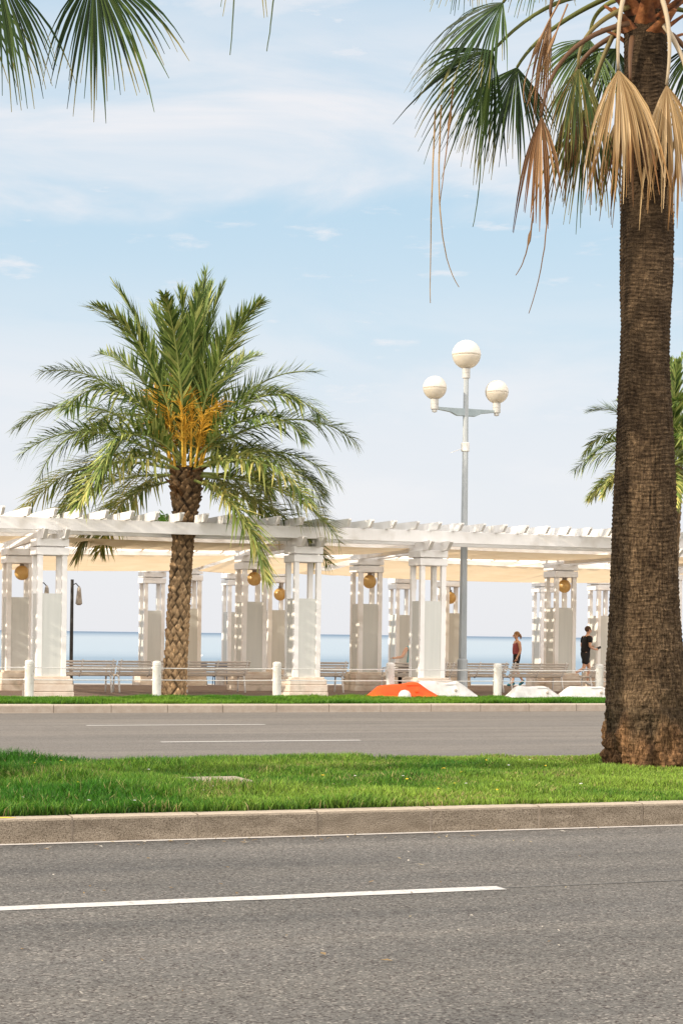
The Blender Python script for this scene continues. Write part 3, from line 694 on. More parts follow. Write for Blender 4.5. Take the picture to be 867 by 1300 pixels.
G1 = (.11, .165, .032); G2 = (.19, .25, .06); G3 = (.36, .38, .11); G4 = (.05, .09, .02); GY = (.50, .44, .13)
def date_palm(loc, label, top, path, rfun, fr, scale=1., seed=3, fruit=True, nfr=58, trunkn=(120, 300)):
    random.seed(seed)
    t = empty('date_palm', loc, label, 'palm tree')
    NR = 10 # leaf-base rows round the trunk
    def disp(a, tt, z, r):
        row = z / .135; ri = math.floor(row); best = (9, 0, 0)
        for rr in (ri - 1, ri, ri + 1, ri + 2):
            off = .5 if rr % 2 else 0
            c = a / (2 * PI) * NR - off; ci = round(c)
            j = .5 * nz(ci * 3.1 + rr * 7.7, rr * 1.3, seed)
            dx = (c - ci + j); dz = (row - rr + .62 * nz(rr * 2.2, ci * 5.1, 3.))
            d = abs(dx) * 1.0 + abs(dz) * .62
            if d < best[0]: best = (d, dz, rr * 31 + ci)
        d, dz, idn = best
        hgt = max(0, min(1, (.66 - d) / .22)) * (.30 + .70 * max(0, min(1, .5 + dz * .75)))
        rough = .5 + .5 * nz(idn * 1.7, 3.3, .5)
        big = 1 + 1.6 * max(0, (tt - .62) / .38)
        return (hgt * .056 * big * (.6 + .8 * rough) + .012 * nz(a * 5, z * 14, 1.1) + .008 * nz(math.cos(a) * 14, math.sin(a) * 14, z * 22)) * (1 if scale >= 1 else scale), (.14 + 1.0 * hgt) * (.6 + .75 * rough) * (1 + .5 * nz(math.cos(a) * 9, math.sin(a) * 9, z * 16))
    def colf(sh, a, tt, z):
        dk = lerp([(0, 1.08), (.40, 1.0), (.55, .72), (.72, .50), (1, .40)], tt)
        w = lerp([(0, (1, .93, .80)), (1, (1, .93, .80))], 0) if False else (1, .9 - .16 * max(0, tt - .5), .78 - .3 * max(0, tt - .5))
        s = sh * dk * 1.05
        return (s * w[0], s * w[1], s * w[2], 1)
    trunk_mesh('trunk', path, rfun, disp, colf, M['date_trunk'], t, *trunkn)
    tx, ty, tz = top
    ga = PI * (3 - 5 ** .5)
    for i in range(nfr):
        u = (i + .5) / nfr
        az = i * ga + random.uniform(-.2, .2)
        el = RAD(86 - 97 * u + random.uniform(-8, 8))
        toward = math.cos(az - math.atan2(-.96, -.28))
        if fruit and ((u > .55 and abs(math.sin(az - math.atan2(-.96, -.28))) < .5) or (.16 < u <= .55 and toward > .82)): continue
        L_ = scale * (3.85 + .25 * math.sin(PI * min(1, u * 1.15)) + random.uniform(-.45, .3))
        dr = (.70 + 1.25 * min(1, u * 1.7)) * random.uniform(.75, 1.25)
        if u > .62: dr = random.uniform(1.0, 1.5) * (1 if u < .86 else .75)
        cols = [G1, G2, G2, G3, G4] if u < .75 else [G1, G3, G2, GY, G3]
        rr = .12 * scale
        base = (tx + rr * math.cos(az), ty + rr * math.sin(az), tz + scale * (.55 - .75 * u))
        pinnate(t, base, az, el, L_, dr, cols, n=int(98), ll=.84 * scale * random.uniform(.88, 1.1), roll=random.uniform(-.8, .8), droop_leaf=.36 if u > .3 else .10)
    # a few dead leaf stubs under the crown
    b = MB()
    for i in range(34):
        az = random.uniform(0, 2 * PI); el = RAD(random.uniform(15, 75)); r0 = .22 * scale
        p = V((tx + r0 * math.cos(az), ty + r0 * math.sin(az), tz - random.uniform(.05, .75) * scale))
        d = V((math.cos(az) * math.cos(el), math.sin(az) * math.cos(el), math.sin(el)))
        b.tube([p, p + d * random.uniform(.15, .4) * scale], [.05 * scale, .02 * scale], 5, col=(.26, .17, .09, 1))
    b.build('leaf_stub', M['date_trunk'], t, cols=True)
    if fruit:
        for i in range(20):
            az = i * 2.4 + random.uniform(-.25, .25); el = RAD(random.uniform(68, 88)); l = random.uniform(1.1, 1.9)
            h = V((math.cos(az), math.sin(az), 0)); p0 = V((tx, ty, tz + .05)) + h * .34
            d = h * math.cos(el) + V((0, 0, math.sin(el)))
            b = MB(); p1 = p0 + d * l * .5; p2 = p0 + d * l
            b.tube([p0, p1, p2], [.03, .022, .012], 6)
            for k in range(64):
                s = random.uniform(.30, 1); q = p0 + d * l * s
                v = (d + V((random.uniform(-1, 1), random.uniform(-1, 1), random.uniform(-.8, .4))) * .85).normalized(); sl = random.uniform(.25, .52)
                b.tube([q, q + v * sl * .5, q + v * sl - V((0, 0, sl * random.uniform(.05, .35)))], [.007, .009, .006], 4)
            b.build('fruit_stalk', M['fruit'], t)
    return t
dp_path = lambda t: (lerp([(0, 0), (.45, .10), (.8, .21), (1, .23)], t), 0, -.06 + 5.35 * t)
dp_r = lambda t: lerp([(0, .26), (.04, .235), (.3, .225), (.55, .215), (.68, .20), (.78, .215), (.86, .25), (.95, .285), (1, .24)], t)
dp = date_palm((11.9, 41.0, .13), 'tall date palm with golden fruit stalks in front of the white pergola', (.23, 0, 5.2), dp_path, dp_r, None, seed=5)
b = MB()
for i in range(40):
    p = V((-.33 + random.gauss(0, .05), -.1, 3.98 + random.uniform(-.05, .2))); d = V((random.uniform(-1, .6), random.uniform(-.6, .6), random.uniform(-1, .8))).normalized() * random.uniform(.08, .2)
    w = d.cross(V((0, 1, .3))).normalized() * .018
    b.add([p - w * .4, p + w * .4, p + d * .5 + w, p + d * .5 - w, p + d], [(0, 1, 2, 3), (3, 2, 4)])
b.build('epiphyte', M['weed'], dp)
d2_path = lambda t: (.02 * t, 0, -.06 + 5.7 * t)
d2_r = lambda t: lerp([(0, .26), (.5, .22), (.8, .24), (1, .24)], t)
date_palm((23.62, 39.0, .13), 'smaller date palm mostly hidden behind the thick fan palm trunk', (.02, 0, 5.62), d2_path, d2_r, None, scale=.61, seed=12, fruit=False, nfr=34, trunkn=(60, 140))

# ---- fan palms
FK = {'green': [(.022, .046, .012), (.034, .066, .015), (.075, .115, .025), (.014, .028, .008)],
      'edge': [(.045, .075, .02), (.07, .10, .025), (.16, .15, .04), (.30, .21, .07), (.04, .06, .02)],
      'pale': [(.13, .20, .07), (.17, .24, .09), (.10, .16, .06)],
      'tan': [(.36, .235, .105), (.44, .30, .145), (.28, .17, .07), (.52, .37, .20)],
      'brown': [(.26, .145, .065), (.20, .10, .042), (.34, .205, .105), (.13, .065, .03)]}
VIEW = V((.3633, .9317, 0))
def fan(parent, pet, tip, R, spread, tilt, kind, n=None, prad=.022):
    pet = [V(p) for p in pet]; hub = pet[-1]; ax = (V(tip) - hub).normalized()
    sd = ax.cross(VIEW).normalized(); sd = Matrix.Rotation(RAD(tilt), 3, ax) @ sd; nm = sd.cross(ax).normalized()
    n = n or (int(20 + spread * .34) if kind in ('green', 'pale', 'edge') else (26 if kind == 'tan' else 15)); b = MB(); dead = kind in ('tan', 'brown')
    da = 2 * RAD(spread) / n; cols = FK[kind]; grav = {'green': .75, 'pale': .6, 'edge': 1.5, 'tan': 2.6, 'brown': 2.6}[kind]
    cj = 0.
    for i in range(n):
        if i % 3 == 0: cj = random.uniform(-.9, .9) * da * (1 if dead else .6); cl = random.uniform(.80, 1.06)
        a = -RAD(spread) * (.88 if dead else 1) + da * (i + .5) + random.uniform(-.35, .35) * da + cj
        Rl = R * (1 - .22 * (abs(a) / RAD(90)) ** 1.5) * random.uniform(.82, 1.10) * cl
        d0 = (ax * math.cos(a) + sd * math.sin(a)); w_ = (sd * math.cos(a) - ax * math.sin(a))
        cup = .16 * math.sin(abs(a)) * R
        split = random.uniform(.40, .52) if not dead else random.uniform(.26, .56)
        dr = random.uniform(.25, .75) if kind in ('green', 'edge', 'pale') else random.uniform(.15, .5)
        jit = random.uniform(-.16, .16) * (3.0 if dead else 1.2); jn = random.uniform(-.10, .10) * (2 if dead else 1)
        rs = [0, .2, .4, .55, .7, .85, 1.0]; prev = None; vs = []; fs = []
        for k, t in enumerate(rs):
            ex = max(0, t - split) / (1 - split)
            if k:
                dt = t - rs[k - 1]; tm = (t + rs[k - 1]) / 2
                dd = (d0 + V((0, 0, -1)) * (grav * tm ** 1.3 + dr * max(0, tm - split) * 2.0) + w_ * (jit * max(0, tm - split) * 1.6) + nm * (2 * cup / R * tm + jn * max(0, tm - split) * 3)).normalized()
                p = p + dd * (Rl * dt)
            else: p = hub.copy()
            full = Rl * t * math.tan(da * .52)
            wd = full if t <= split else (Rl * split * math.tan(da * .52)) * (1 - ex) ** .75
            wd = max(wd, .003)
            fold = nm * (wd * (.55 if not dead else .75))
            vs += [p - w_ * wd - fold * .5, p + fold * .5, p + w_ * wd - fold * .5]
        for k in range(len(rs) - 1):
            o = k * 3; fs += [(o, o + 1, o + 4, o + 3), (o + 1, o + 2, o + 5, o + 4)]
        c = random.choice(cols); j = random.uniform(.8, 1.2)
        o = len(b.v); b.add(vs, fs, (c[0] * j, c[1] * j, c[2] * j, 1))
        if not dead and random.random() < .55:        # yellowing tips
            for q in range(5, 7):
                for s in range(3): b.c[o + q * 3 + s] = (.24, .21, .06, 1)
        if dead and random.random() < .6:
            for q in range(4, 7):
                for s in range(3): b.c[o + q * 3 + s] = (c[0] * .8, c[1] * .66, c[2] * .5, 1)
    f = b.build('frond', M['leaf'], parent, cols=True)
    # petiole along a smooth curve
    P = [pet[0], pet[1], pet[2]]; cv = []
    mid = P[1] * 2 - (P[0] + P[2]) * .5
    for i in range(13):
        u = i / 12; cv.append(P[0] * (1 - u) ** 2 + mid * 2 * u * (1 - u) + P[2] * u * u)
    pc = {'green': (.11, .12, .03), 'edge': (.20, .16, .06), 'pale': (.2, .2, .05), 'tan': (.46, .37, .25), 'brown': (.13, .068, .034)}[kind]
    b = MB(); b.tube(cv, [prad * (1.5 - .75 * i / 12) for i in range(13)], 7, col=(*pc, 1)); b.build('petiole', M['leaf'], f, cols=True, smooth=True)
    return f
def thread(parent, kind, pts):
    b = MB(); c = FK[kind][0]; P = [V(p) for p in pts]; cv = []; mid = P[1] * 2 - (P[0] + P[2]) * .5
    for i in range(15):
        u = i / 14; cv.append(P[0] * (1 - u) ** 2 + mid * 2 * u * (1 - u) + P[2] * u * u + V((random.uniform(-.003, .003), 0, 0)))
    b.tube(cv, [.008 * (1 - .8 * (i / 14)) + .003 + (.012 if i in (4, 5) and kind == 'brown' else 0) for i in range(15)], 4, col=(*c, 1)); return b.build('leaf_thread', M['leaf'], parent, cols=True)
def fan_palm(loc, label, path, rfun, seed, crown_z, fronds, threads, upper, lowres=False):
    random.seed(seed)
    t = empty('fan_palm', loc, label, 'palm tree', 'fan palms on the median')
    H_ = path(1)[2]
    def disp(a, tt, z, r):
        ca, sa = math.cos(a), math.sin(a)
        rz = z + .05 * nz(ca * 1.5, sa * 1.5, z * .5 + seed)
        ring = .5 + .5 * math.sin(rz / .046 * 2 * PI + 2.2 * nz(ca * 2, sa * 2, z * 1.1))
        ring2 = nz(ca * 5.5, sa * 5.5, z * 27)
        fis = nz(ca * 15, sa * 15, z * 3.4) ; fis2 = nz(ca * 27 + 5, sa * 27, z * 7.0)
        lump = nz(ca * 1.3, sa * 1.3, z * .8 + 9)
        d = (.004 + .006 * min(1, z / 3)) * ring + .010 * ring2 + .018 * lump
        cr = max(0, fis - .10) * .03 + max(0, fis2 - .05) * .022
        d -= cr * lerp([(0, 1), (.3, 1), (.6, .45), (1, .2)], tt)
        if z < 1.1:
            q = max(0, 1 - z / 1.1); m_ = nz(ca * 3, sa * 3, z * 3.2) * .13 + abs(nz(ca * 5.5, sa * 5.5, z * 5.5)) * .13 + abs(nz(ca * 12, sa * 12, z * 12)) * .075 - .05
            flute = math.cos(a * 3 + 1.0) * .055
            d += q * (m_ + flute)
        sh = .95 + .10 * ring + .2 * ring2 - cr * 6 + .25 * nz(ca * 5, sa * 5, z * 6)
        return d, max(.18, min(1.35, sh))
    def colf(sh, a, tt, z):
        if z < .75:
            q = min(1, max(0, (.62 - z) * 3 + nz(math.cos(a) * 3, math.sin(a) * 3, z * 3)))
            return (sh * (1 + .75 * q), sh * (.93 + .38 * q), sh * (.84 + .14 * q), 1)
        k = lerp([(0, 1.12), (.35, 1.05), (.62, .95), (.8, .72), (1, .5)], tt)  # darkens toward the top: crown's shade put into the bark colour
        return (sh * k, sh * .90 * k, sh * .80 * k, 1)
    tr = trunk_mesh('trunk', path, rfun, disp, colf, M['fan_trunk'], t, *((90, 260) if lowres else (220, 760)))
    cx, cy, cz = path(1)
    for i in range(44):                                   # old leaf bases under the crown
        az = i * 2.4; z = cz - .66 + .9 * i / 44; r0 = .30
        h = V((math.cos(az), math.sin(az), 0)); p = V((cx, cy, z)) + h * r0 * .7
        b = MB(); el = random.uniform(.5, 1.1); d = h * math.cos(el) + V((0, 0, math.sin(el))); l = random.uniform(.22, .42); s_ = V((-h.y, h.x, 0))
        w0 = .13; n_ = d.cross(s_)
        for sg in range(1):
            vs = []
            for u in (0, .35, .7, 1):
                q = p + d * l * u + h * .10 * u * u; w = w0 * (1 - .72 * u)
                vs += [q - s_ * w, q - n_ * .03 * (1 - u * .6), q + s_ * w, q + n_ * .02]
            fs = [(k * 4 + j, k * 4 + (j + 1) % 4, (k + 1) * 4 + (j + 1) % 4, (k + 1) * 4 + j) for k in range(3) for j in range(4)] + [(12, 13, 14, 15)]
            b.add(vs, fs)
        b.build('leaf_base', M['boot'], t, smooth=True)
    for kind, pet, tip, R, sp, ti in fronds: fan(t, pet, tip, R, sp, ti, kind)
    for kind, pts in threads: thread(t, kind, pts)
    for i in range(upper):
        az = i * 2.4 + .4; el = RAD(random.uniform(22, 80)); l = random.uniform(1.1, 1.5); h = V((math.cos(az), math.sin(az), 0))
        p0 = V((cx, cy, cz + .25)); d = h * math.cos(el) + V((0, 0, math.sin(el)))
        p2 = p0 + d * l + V((0, 0, .25)); p1 = p0 + d * l * .55 + V((0, 0, .25))
        ti = p2 + (h * 1.0 + V((0, 0, math.sin(el) * 1.1 - .1))) * .8
        fan(t, [p0, p1, p2], ti, 1.0, 78, random.uniform(-60, 60), 'green', n=30)
    return t
RF = [
    ('green', [(-0.47, -0.35, 8.88), (-1.21, -0.06, 9.0), (-1.71, 0.13, 8.62)], (-2.74, 0.53, 7.81), 1.34, 66, 48),
    ('green', [(-0.4, -0.16, 8.78), (-1.08, 0.1, 8.68), (-1.72, 0.35, 8.15)], (-2.47, 0.64, 6.99), 1.50, 62, -42),
    ('green', [(-0.31, 0.23, 8.91), (-0.93, 0.47, 8.52), (-1.29, 0.61, 8.09)], (-1.74, 0.79, 6.7), 1.30, 60, 30),
    ('brown', [(-0.35, -0.25, 8.45), (-1.08, -0.2, 8.03), (-1.35, -0.12, 7.34)], (-1.44, -0.08, 6.11), 1.30, 30, 10),
    ('brown', [(-0.31, -0.19, 8.83), (-1.0, -0.02, 8.85), (-1.17, 0.03, 8.5)], (-1.44, 0.13, 7.37), 1.15, 16, 0),
    ('edge', [(-0.21, 0.21, 8.61), (-0.37, 0.37, 8.12), (-0.46, 0.4, 7.72)], (-0.61, 0.46, 6.4), 1.40, 42, 15),
    ('pale', [(0.0, 0.4, 9.0), (-0.05, 0.97, 9.0), (-0.14, 1.02, 8.67)], (-0.55, 1.18, 7.88), 1.00, 70, 20),
    ('green', [(0.1, 0.35, 8.95), (0.22, 0.88, 8.87), (0.16, 0.91, 8.57)], (-0.15, 1.03, 7.65), 1.05, 70, -20),
    ('tan', [(-0.35, -0.30, 8.95), (-0.63, -0.56, 8.43), (-0.64, -0.55, 7.82)], (-0.57, -0.58, 6.1), 1.52, 42, 8),
    ('tan', [(-0.1, -0.34, 8.95), (-0.09, -0.66, 8.35), (-0.1, -0.66, 7.69)], (-0.03, -0.68, 6.12), 1.50, 40, -8),
    ('tan', [(0.05, -0.34, 8.46), (0.20, -0.49, 8.06), (0.26, -0.53, 7.68)], (0.36, -0.57, 6.52), 1.40, 30, 0),
    ('brown', [(-0.30, -0.25, 8.3), (-0.42, -0.42, 8.0), (-0.43, -0.45, 7.75)], (-0.5, -0.5, 6.4), 1.35, 26, 35),
    ('tan', [(0.1, 0.30, 8.5), (0.1, 0.55, 8.1), (0.1, 0.6, 7.8)], (0.15, 0.65, 6.4), 1.4, 40, 0),
    ('brown', [(-0.2, 0.25, 8.5), (-0.55, 0.45, 8.2), (-0.62, 0.5, 7.8)], (-0.66, 0.55, 6.5), 1.3, 30, 20),
    ('edge', [(-0.25, -0.1, 8.7), (-0.75, -0.1, 8.35), (-0.86, -0.05, 7.95)], (-1.0, 0.0, 6.8), 1.15, 45, 30),
    ('brown', [(0.2, -0.25, 8.4), (0.34, -0.45, 8.1), (0.38, -0.5, 7.8)], (0.4, -0.55, 6.5), 1.3, 28, -30),
    ('green', [(0.2, 0.12, 8.75), (0.60, 0.06, 8.80), (0.79, 0.02, 8.5)], (0.59, 0.09, 7.46), 1.15, 60, 15),
    ('pale', [(0.0, 0.3, 9.2), (-0.42, 0.7, 9.82), (-0.84, 0.87, 9.63)], (-1.02, 0.93, 8.79), 0.85, 60, 0),
    ('green', [(-0.05, 0.24, 9.1), (-0.9, 0.57, 9.88), (-1.73, 0.89, 9.56)], (-2.39, 1.15, 8.8), 1.00, 60, 20),
]
RT = [
    ('tan', [(-2.36, 0.46, 7.45), (-2.40, 0.45, 6.37), (-2.4, 0.45, 5.3)]),
    ('tan', [(-2.30, 0.44, 7.5), (-2.30, 0.4, 6.17), (-2.1, 0.34, 5.48)]),
    ('brown', [(-2.18, 0.39, 7.7), (-2.24, 0.4, 7.1), (-2.31, 0.42, 6.41)]),
    ('edge', [(-1.9, 0.27, 7.75), (-1.9, 0.26, 6.79), (-1.97, 0.29, 6.15)]),
    ('brown', [(-1.35, 0.05, 6.32), (-1.41, 0.07, 5.9), (-1.52, 0.11, 5.62)]),
    ('brown', [(-1.25, 0.01, 6.93), (-1.22, -0.01, 6.06), (-1.38, 0.06, 5.2)]),
    ('brown', [(-1.1, -0.05, 8.67), (-1.41, 0.07, 7.93), (-1.45, 0.08, 7.53)]),
    ('brown', [(-1.02, -0.08, 8.63), (-1.26, 0.01, 7.97), (-1.43, 0.08, 7.49)]),
]
LF = [
    ('green', [(-0.0, 0.21, 8.46), (0.78, -0.1, 8.7), (1.64, -0.43, 7.99)], (1.82, -0.5, 6.58), 1.42, 66, 20),
    ('green', [(-0.06, -0.2, 8.16), (0.36, -0.36, 8.24), (0.68, -0.49, 7.87)], (0.85, -0.55, 6.6), 1.35, 50, -25),
    ('green', [(0.01, 0.22, 8.27), (0.26, 0.43, 8.27), (0.55, 0.31, 7.93)], (0.78, 0.22, 6.81), 1.20, 55, 20),
    ('green', [(0.01, 0.21, 8.58), (1.64, -0.33, 9.75), (3.04, -0.87, 8.7)], (3.08, -0.89, 7.55), 1.00, 50, 10),
]
LT = [
    ('edge', [(2.91, -0.93, 8.2), (2.9, -0.92, 7.74), (2.87, -0.91, 7.21)]),
    ('edge', [(3.28, -1.07, 8.2), (3.25, -1.06, 7.71), (3.2, -1.04, 7.25)]),
]
fp_path = lambda t: (lerp([(0, .19), (.06, .16), (.14, .11), (.3, .085), (.6, .06), (.7, .07), (1, 0)], t), 0, .08 + 8.85 * t)
fp_r = lambda t: lerp([(0, .52), (.05, .49), (.11, .445), (.2, .395), (.3, .355), (.42, .315), (.52, .275), (.56, .272), (.62, .292), (.7, .295), (.8, .255), (.92, .24), (1, .22)], t)
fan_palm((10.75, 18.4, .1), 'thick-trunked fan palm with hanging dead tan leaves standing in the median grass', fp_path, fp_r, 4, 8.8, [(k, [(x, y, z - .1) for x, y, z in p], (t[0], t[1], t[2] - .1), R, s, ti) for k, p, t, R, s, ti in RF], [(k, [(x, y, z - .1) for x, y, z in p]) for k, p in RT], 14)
lp_path = lambda t: (0, 0, .08 + 8.3 * t)
lp_r = lambda t: fp_r(t) * .82
fan_palm((2.6, 17.61, .1), 'fan palm whose green leaf tips hang in at the top left', lp_path, lp_r, 9, 8.3, [(k, [(x, y + (.49 if i else 0), z - .1) for i, (x, y, z) in enumerate(p)], (t[0], t[1] + .49, t[2] - .1), R, s, ti) for k, p, t, R, s, ti in LF], [(k, [(x, y + .49, z - .1) for x, y, z in p]) for k, p in LT], 12, lowres=True)

# ------------------------------------------------------------------ people
def skin_mesh(J, E, R, root=0, sub=2):
    me = bpy.data.meshes.new('tmp'); me.from_pydata([tuple(J[k]) for k in J], [(list(J).index(a), list(J).index(c)) for a, c in E], [])
    o = bpy.data.objects.new('tmp', me); C.objects.link(o)
    sk = o.modifiers.new('skin', 'SKIN'); sk.use_smooth_shade = True; sk.branch_smoothing = .6
    ly = me.skin_vertices[0].data if me.skin_vertices else None
    if ly is None:
        bpy.context.view_layer.objects.active = o; o.select_set(True)
        bpy.ops.mesh.customdata_skin_add(); ly = me.skin_vertices[0].data
    for i, k in enumerate(J):
        r = R[k]; ly[i].radius = r if isinstance(r, tuple) else (r, r); ly[i].use_root = (i == root)
    sb = o.modifiers.new('sub', 'SUBSURF'); sb.levels = sub; sb.render_levels = sub
    bpy.context.view_layer.update()
    ev = o.evaluated_get(bpy.context.evaluated_depsgraph_get()); m2 = bpy.data.meshes.new_from_object(ev)
    vs = [tuple(v.co) for v in m2.vertices]; fs = [tuple(p.vertices) for p in m2.polygons]
    bpy.data.objects.remove(o); bpy.data.meshes.remove(me); bpy.data.meshes.remove(m2)
    return vs, fs
def sph(b, c, r, n=12, sc=(1, 1, 1)):
    vs = []; fs = []
    for i in range(n + 1):
        for k in range(n * 2):
            a = PI * i / n; p = PI * k / n
            vs.append((c[0] + r * sc[0] * math.sin(a) * math.cos(p), c[1] + r * sc[1] * math.sin(a) * math.sin(p), c[2] + r * sc[2] * math.cos(a)))
    m = n * 2
    for i in range(n):
        for k in range(m): fs.append((i * m + k, (i + 1) * m + k, (i + 1) * m + (k + 1) % m, i * m + (k + 1) % m))
    b.add(vs, fs)
def person(label, loc, rz, J, clothes, hair, shoe, sc=1.0):
    """faces +X; J holds every joint"""
    t = empty('person', loc, label, 'person', rz=rz); t.scale = (sc, sc, sc)
    R = {'pelvis': (.125, .115), 'waist': (.12, .095), 'chest': (.145, .105), 'neckbase': .075, 'neck': .05, 'jaw': .066, 'head': .092, 'crown': .07}
    E = [('pelvis', 'waist'), ('waist', 'chest'), ('chest', 'neckbase'), ('neckbase', 'neck'), ('neck', 'jaw'), ('jaw', 'head'), ('head', 'crown')]
    for s in 'LR':
        R.update({'sh' + s: .060, 'el' + s: .042, 'wr' + s: .027, 'pa' + s: .036, 'hip' + s: .092, 'kn' + s: .058, 'an' + s: .037, 'heel' + s: .036, 'toe' + s: .030})
        E += [('neckbase', 'sh' + s), ('sh' + s, 'el' + s), ('el' + s, 'wr' + s), ('wr' + s, 'pa' + s), ('pelvis', 'hip' + s), ('hip' + s, 'kn' + s), ('kn' + s, 'an' + s), ('an' + s, 'toe' + s)]
    R = {k: R[k] for k in J}
    vs, fs = skin_mesh(J, E, R)
    b = MB(); b.add(vs, fs)
    hd = V(J['head']); fw = (V(J['nose']) - hd).normalized() if 'nose' in J else V((1, 0, 0)); fw = V((1, 0, 0))
    b.tube([hd + V((.075, 0, .0)), hd + V((.10, 0, -.02)), hd + V((.112, 0, -.035)), hd + V((.085, 0, -.05))], [.010, .013, .016, .010], 8)       # nose
    b.tube([hd + V((.083, -.022, -.072)), hd + V((.092, 0, -.073)), hd + V((.083, .022, -.072))], .008, 6)                                      # lips
    for s in (-1, 1): sph(b, hd + V((-.01, s * .086, -.015)), .03, 6, (.6, .3, 1))                                                             # ears
    for s in 'LR':                                                                                                                             # five fingers each
        p = V(J['pa' + s]); w = V(J['wr' + s]); d = (p - w).normalized(); sx = d.cross(V((0, 1, 0))).normalized() if abs(d.y) < .9 else V((1, 0, 0)); nrm = V((0, 1 if s == 'R' else -1, 0))
        for k, (l, o_) in enumerate(((.068, -.027), (.078, -.009), (.072, .009), (.055, .026))):
            q = p + sx * o_ + d * .01; b.tube([q, q + d * l * .6 + nrm * .008, q + d * l + nrm * .03], [.009, .0085, .006], 6)
        q = p - sx * .03 - d * .03; b.tube([q, q - sx * .02 + d * .035, q - sx * .012 + d * .06 + nrm * .012], [.011, .010, .007], 6)
    body = b.build('body', M['skin'], t, smooth=True)
    for s in (-1, 1):
        e = MB(); sph(e, hd + V((.082, s * .03, .0)), .011, 6); e.build('eye', M['eye'], t, smooth=True)
    for nm, m, keys, edges, rad in clothes:
        JJ = {k: J[k] for k in keys}; vs, fs = skin_mesh(JJ, edges, rad); c = MB(); c.add(vs, fs); c.build(nm, m, t, smooth=True)
    h = MB()
    if hair == 'pony':
        sph(h, hd + V((-.026, 0, .024)), .098, 10, (1, .95, .98)); sph(h, hd + V((-.125, 0, -.01)), .045, 8, (1, .9, 1.1)); h.tube([hd + V((-.12, 0, 0)), hd + V((-.16, 0, -.05)), hd + V((-.15, 0, -.13))], [.03, .035, .012], 8)
        h.build('hair', M['blond'], t, smooth=True)
    else:
        sph(h, hd + V((-.020, 0, .026)), .099, 10, (1, .94, .95)); h.build('hair', M['brownhair'], t, smooth=True)
    for s in 'LR':
        a = V(J['an' + s]); q = V(J['toe' + s]); d = (q - a); d = V((d.x, d.y, d.z)).normalized()
        c = MB(); base = a - V((0, 0, .055)); hl = a - d * .06 + V((0, 0, -.035)) 
        c.tube([hl, a + d * .02 + V((0, 0, -.045)), q - V((0, 0, .012)), q + d * .05 - V((0, 0, .015))], [.038, .048, .044, .02], 10)
        c.build('shoe', shoe, t, smooth=True)
    return t
# woman walking to the left
JW = dict(pelvis=(0, 0, .92), waist=(0, 0, 1.06), chest=(.015, 0, 1.24), neckbase=(0, 0, 1.385), neck=(.015, 0, 1.45), jaw=(.035, 0, 1.505), head=(.03, 0, 1.575), crown=(.02, 0, 1.63),
          shL=(-.005, .165, 1.355), elL=(-.04, .20, 1.10), wrL=(.06, .19, .90), paL=(.09, .18, .83), shR=(-.005, -.165, 1.355), elR=(-.07, -.20, 1.09), wrR=(.0, -.20, .87), paR=(.02, -.195, .79),
          hipL=(0, .085, .86), knL=(.12, .085, .49), anL=(.16, .085, .10), toeL=(.30, .085, .05), hipR=(0, -.085, .86), knR=(-.03, -.085, .48), anR=(-.24, -.085, .17), toeR=(-.15, -.085, .06))
cw = [('top', M['maroon'], ('pelvis', 'waist', 'chest', 'neckbase', 'shL', 'shR'), [('pelvis', 'waist'), ('waist', 'chest'), ('chest', 'neckbase'), ('neckbase', 'shL'), ('neckbase', 'shR')], {'pelvis': (.14, .13), 'waist': (.152, .135), 'chest': (.172, .152), 'neckbase': .070, 'shL': .034, 'shR': .034}),
      ('leggings', M['black'], ('pelvis', 'hipL', 'hipR', 'knL', 'knR', 'waist'), [('waist', 'pelvis'), ('pelvis', 'hipL'), ('pelvis', 'hipR'), ('hipL', 'knL'), ('hipR', 'knR')], {'waist': (.145, .128), 'pelvis': (.16, .155), 'hipL': .118, 'hipR': .118, 'knL': .07, 'knR': .07})]
person('woman in a maroon tank top and black leggings walking left behind a bench', (25.98, 51.7, ground_z(51.7) + .01), RAD(176), JW, cw, 'pony', M['shoe'])
JM = dict(pelvis=(0, 0, .98), waist=(.01, 0, 1.12), chest=(.05, 0, 1.33), neckbase=(.055, 0, 1.49), neck=(.08, 0, 1.56), jaw=(.105, 0, 1.615), head=(.10, 0, 1.69), crown=(.09, 0, 1.75),
          shL=(.05, .20, 1.45), elL=(.02, .26, 1.18), wrL=(.24, .20, 1.16), paL=(.31, .17, 1.18), shR=(.05, -.20, 1.45), elR=(.0, -.27, 1.18), wrR=(.23, -.22, 1.10), paR=(.30, -.20, 1.13),
          hipL=(0, .09, .93), knL=(.20, .09, .56), anL=(.14, .09, .14), toeL=(.28, .09, .07), hipR=(0, -.09, .93), knR=(-.10, -.09, .52), anR=(-.42, -.09, .40), toeR=(-.45, -.09, .27))
cm = [('shirt', M['black'], ('pelvis', 'waist', 'chest', 'neckbase', 'shL', 'shR', 'elL', 'elR'), [('pelvis', 'waist'), ('waist', 'chest'), ('chest', 'neckbase'), ('neckbase', 'shL'), ('neckbase', 'shR'), ('shL', 'elL'), ('shR', 'elR')],
       {'pelvis': (.168, .155), 'waist': (.168, .155), 'chest': (.195, .170), 'neckbase': .088, 'shL': .082, 'shR': .082, 'elL': .02, 'elR': .02}),
      ('shorts', M['black'], ('pelvis', 'hipL', 'hipR', 'knL', 'knR', 'waist'), [('waist', 'pelvis'), ('pelvis', 'hipL'), ('pelvis', 'hipR'), ('hipL', 'knL'), ('hipR', 'knR')], {'waist': (.16, .148), 'pelvis': (.172, .165), 'hipL': .138, 'hipR': .138, 'knL': .082, 'knR': .082})]
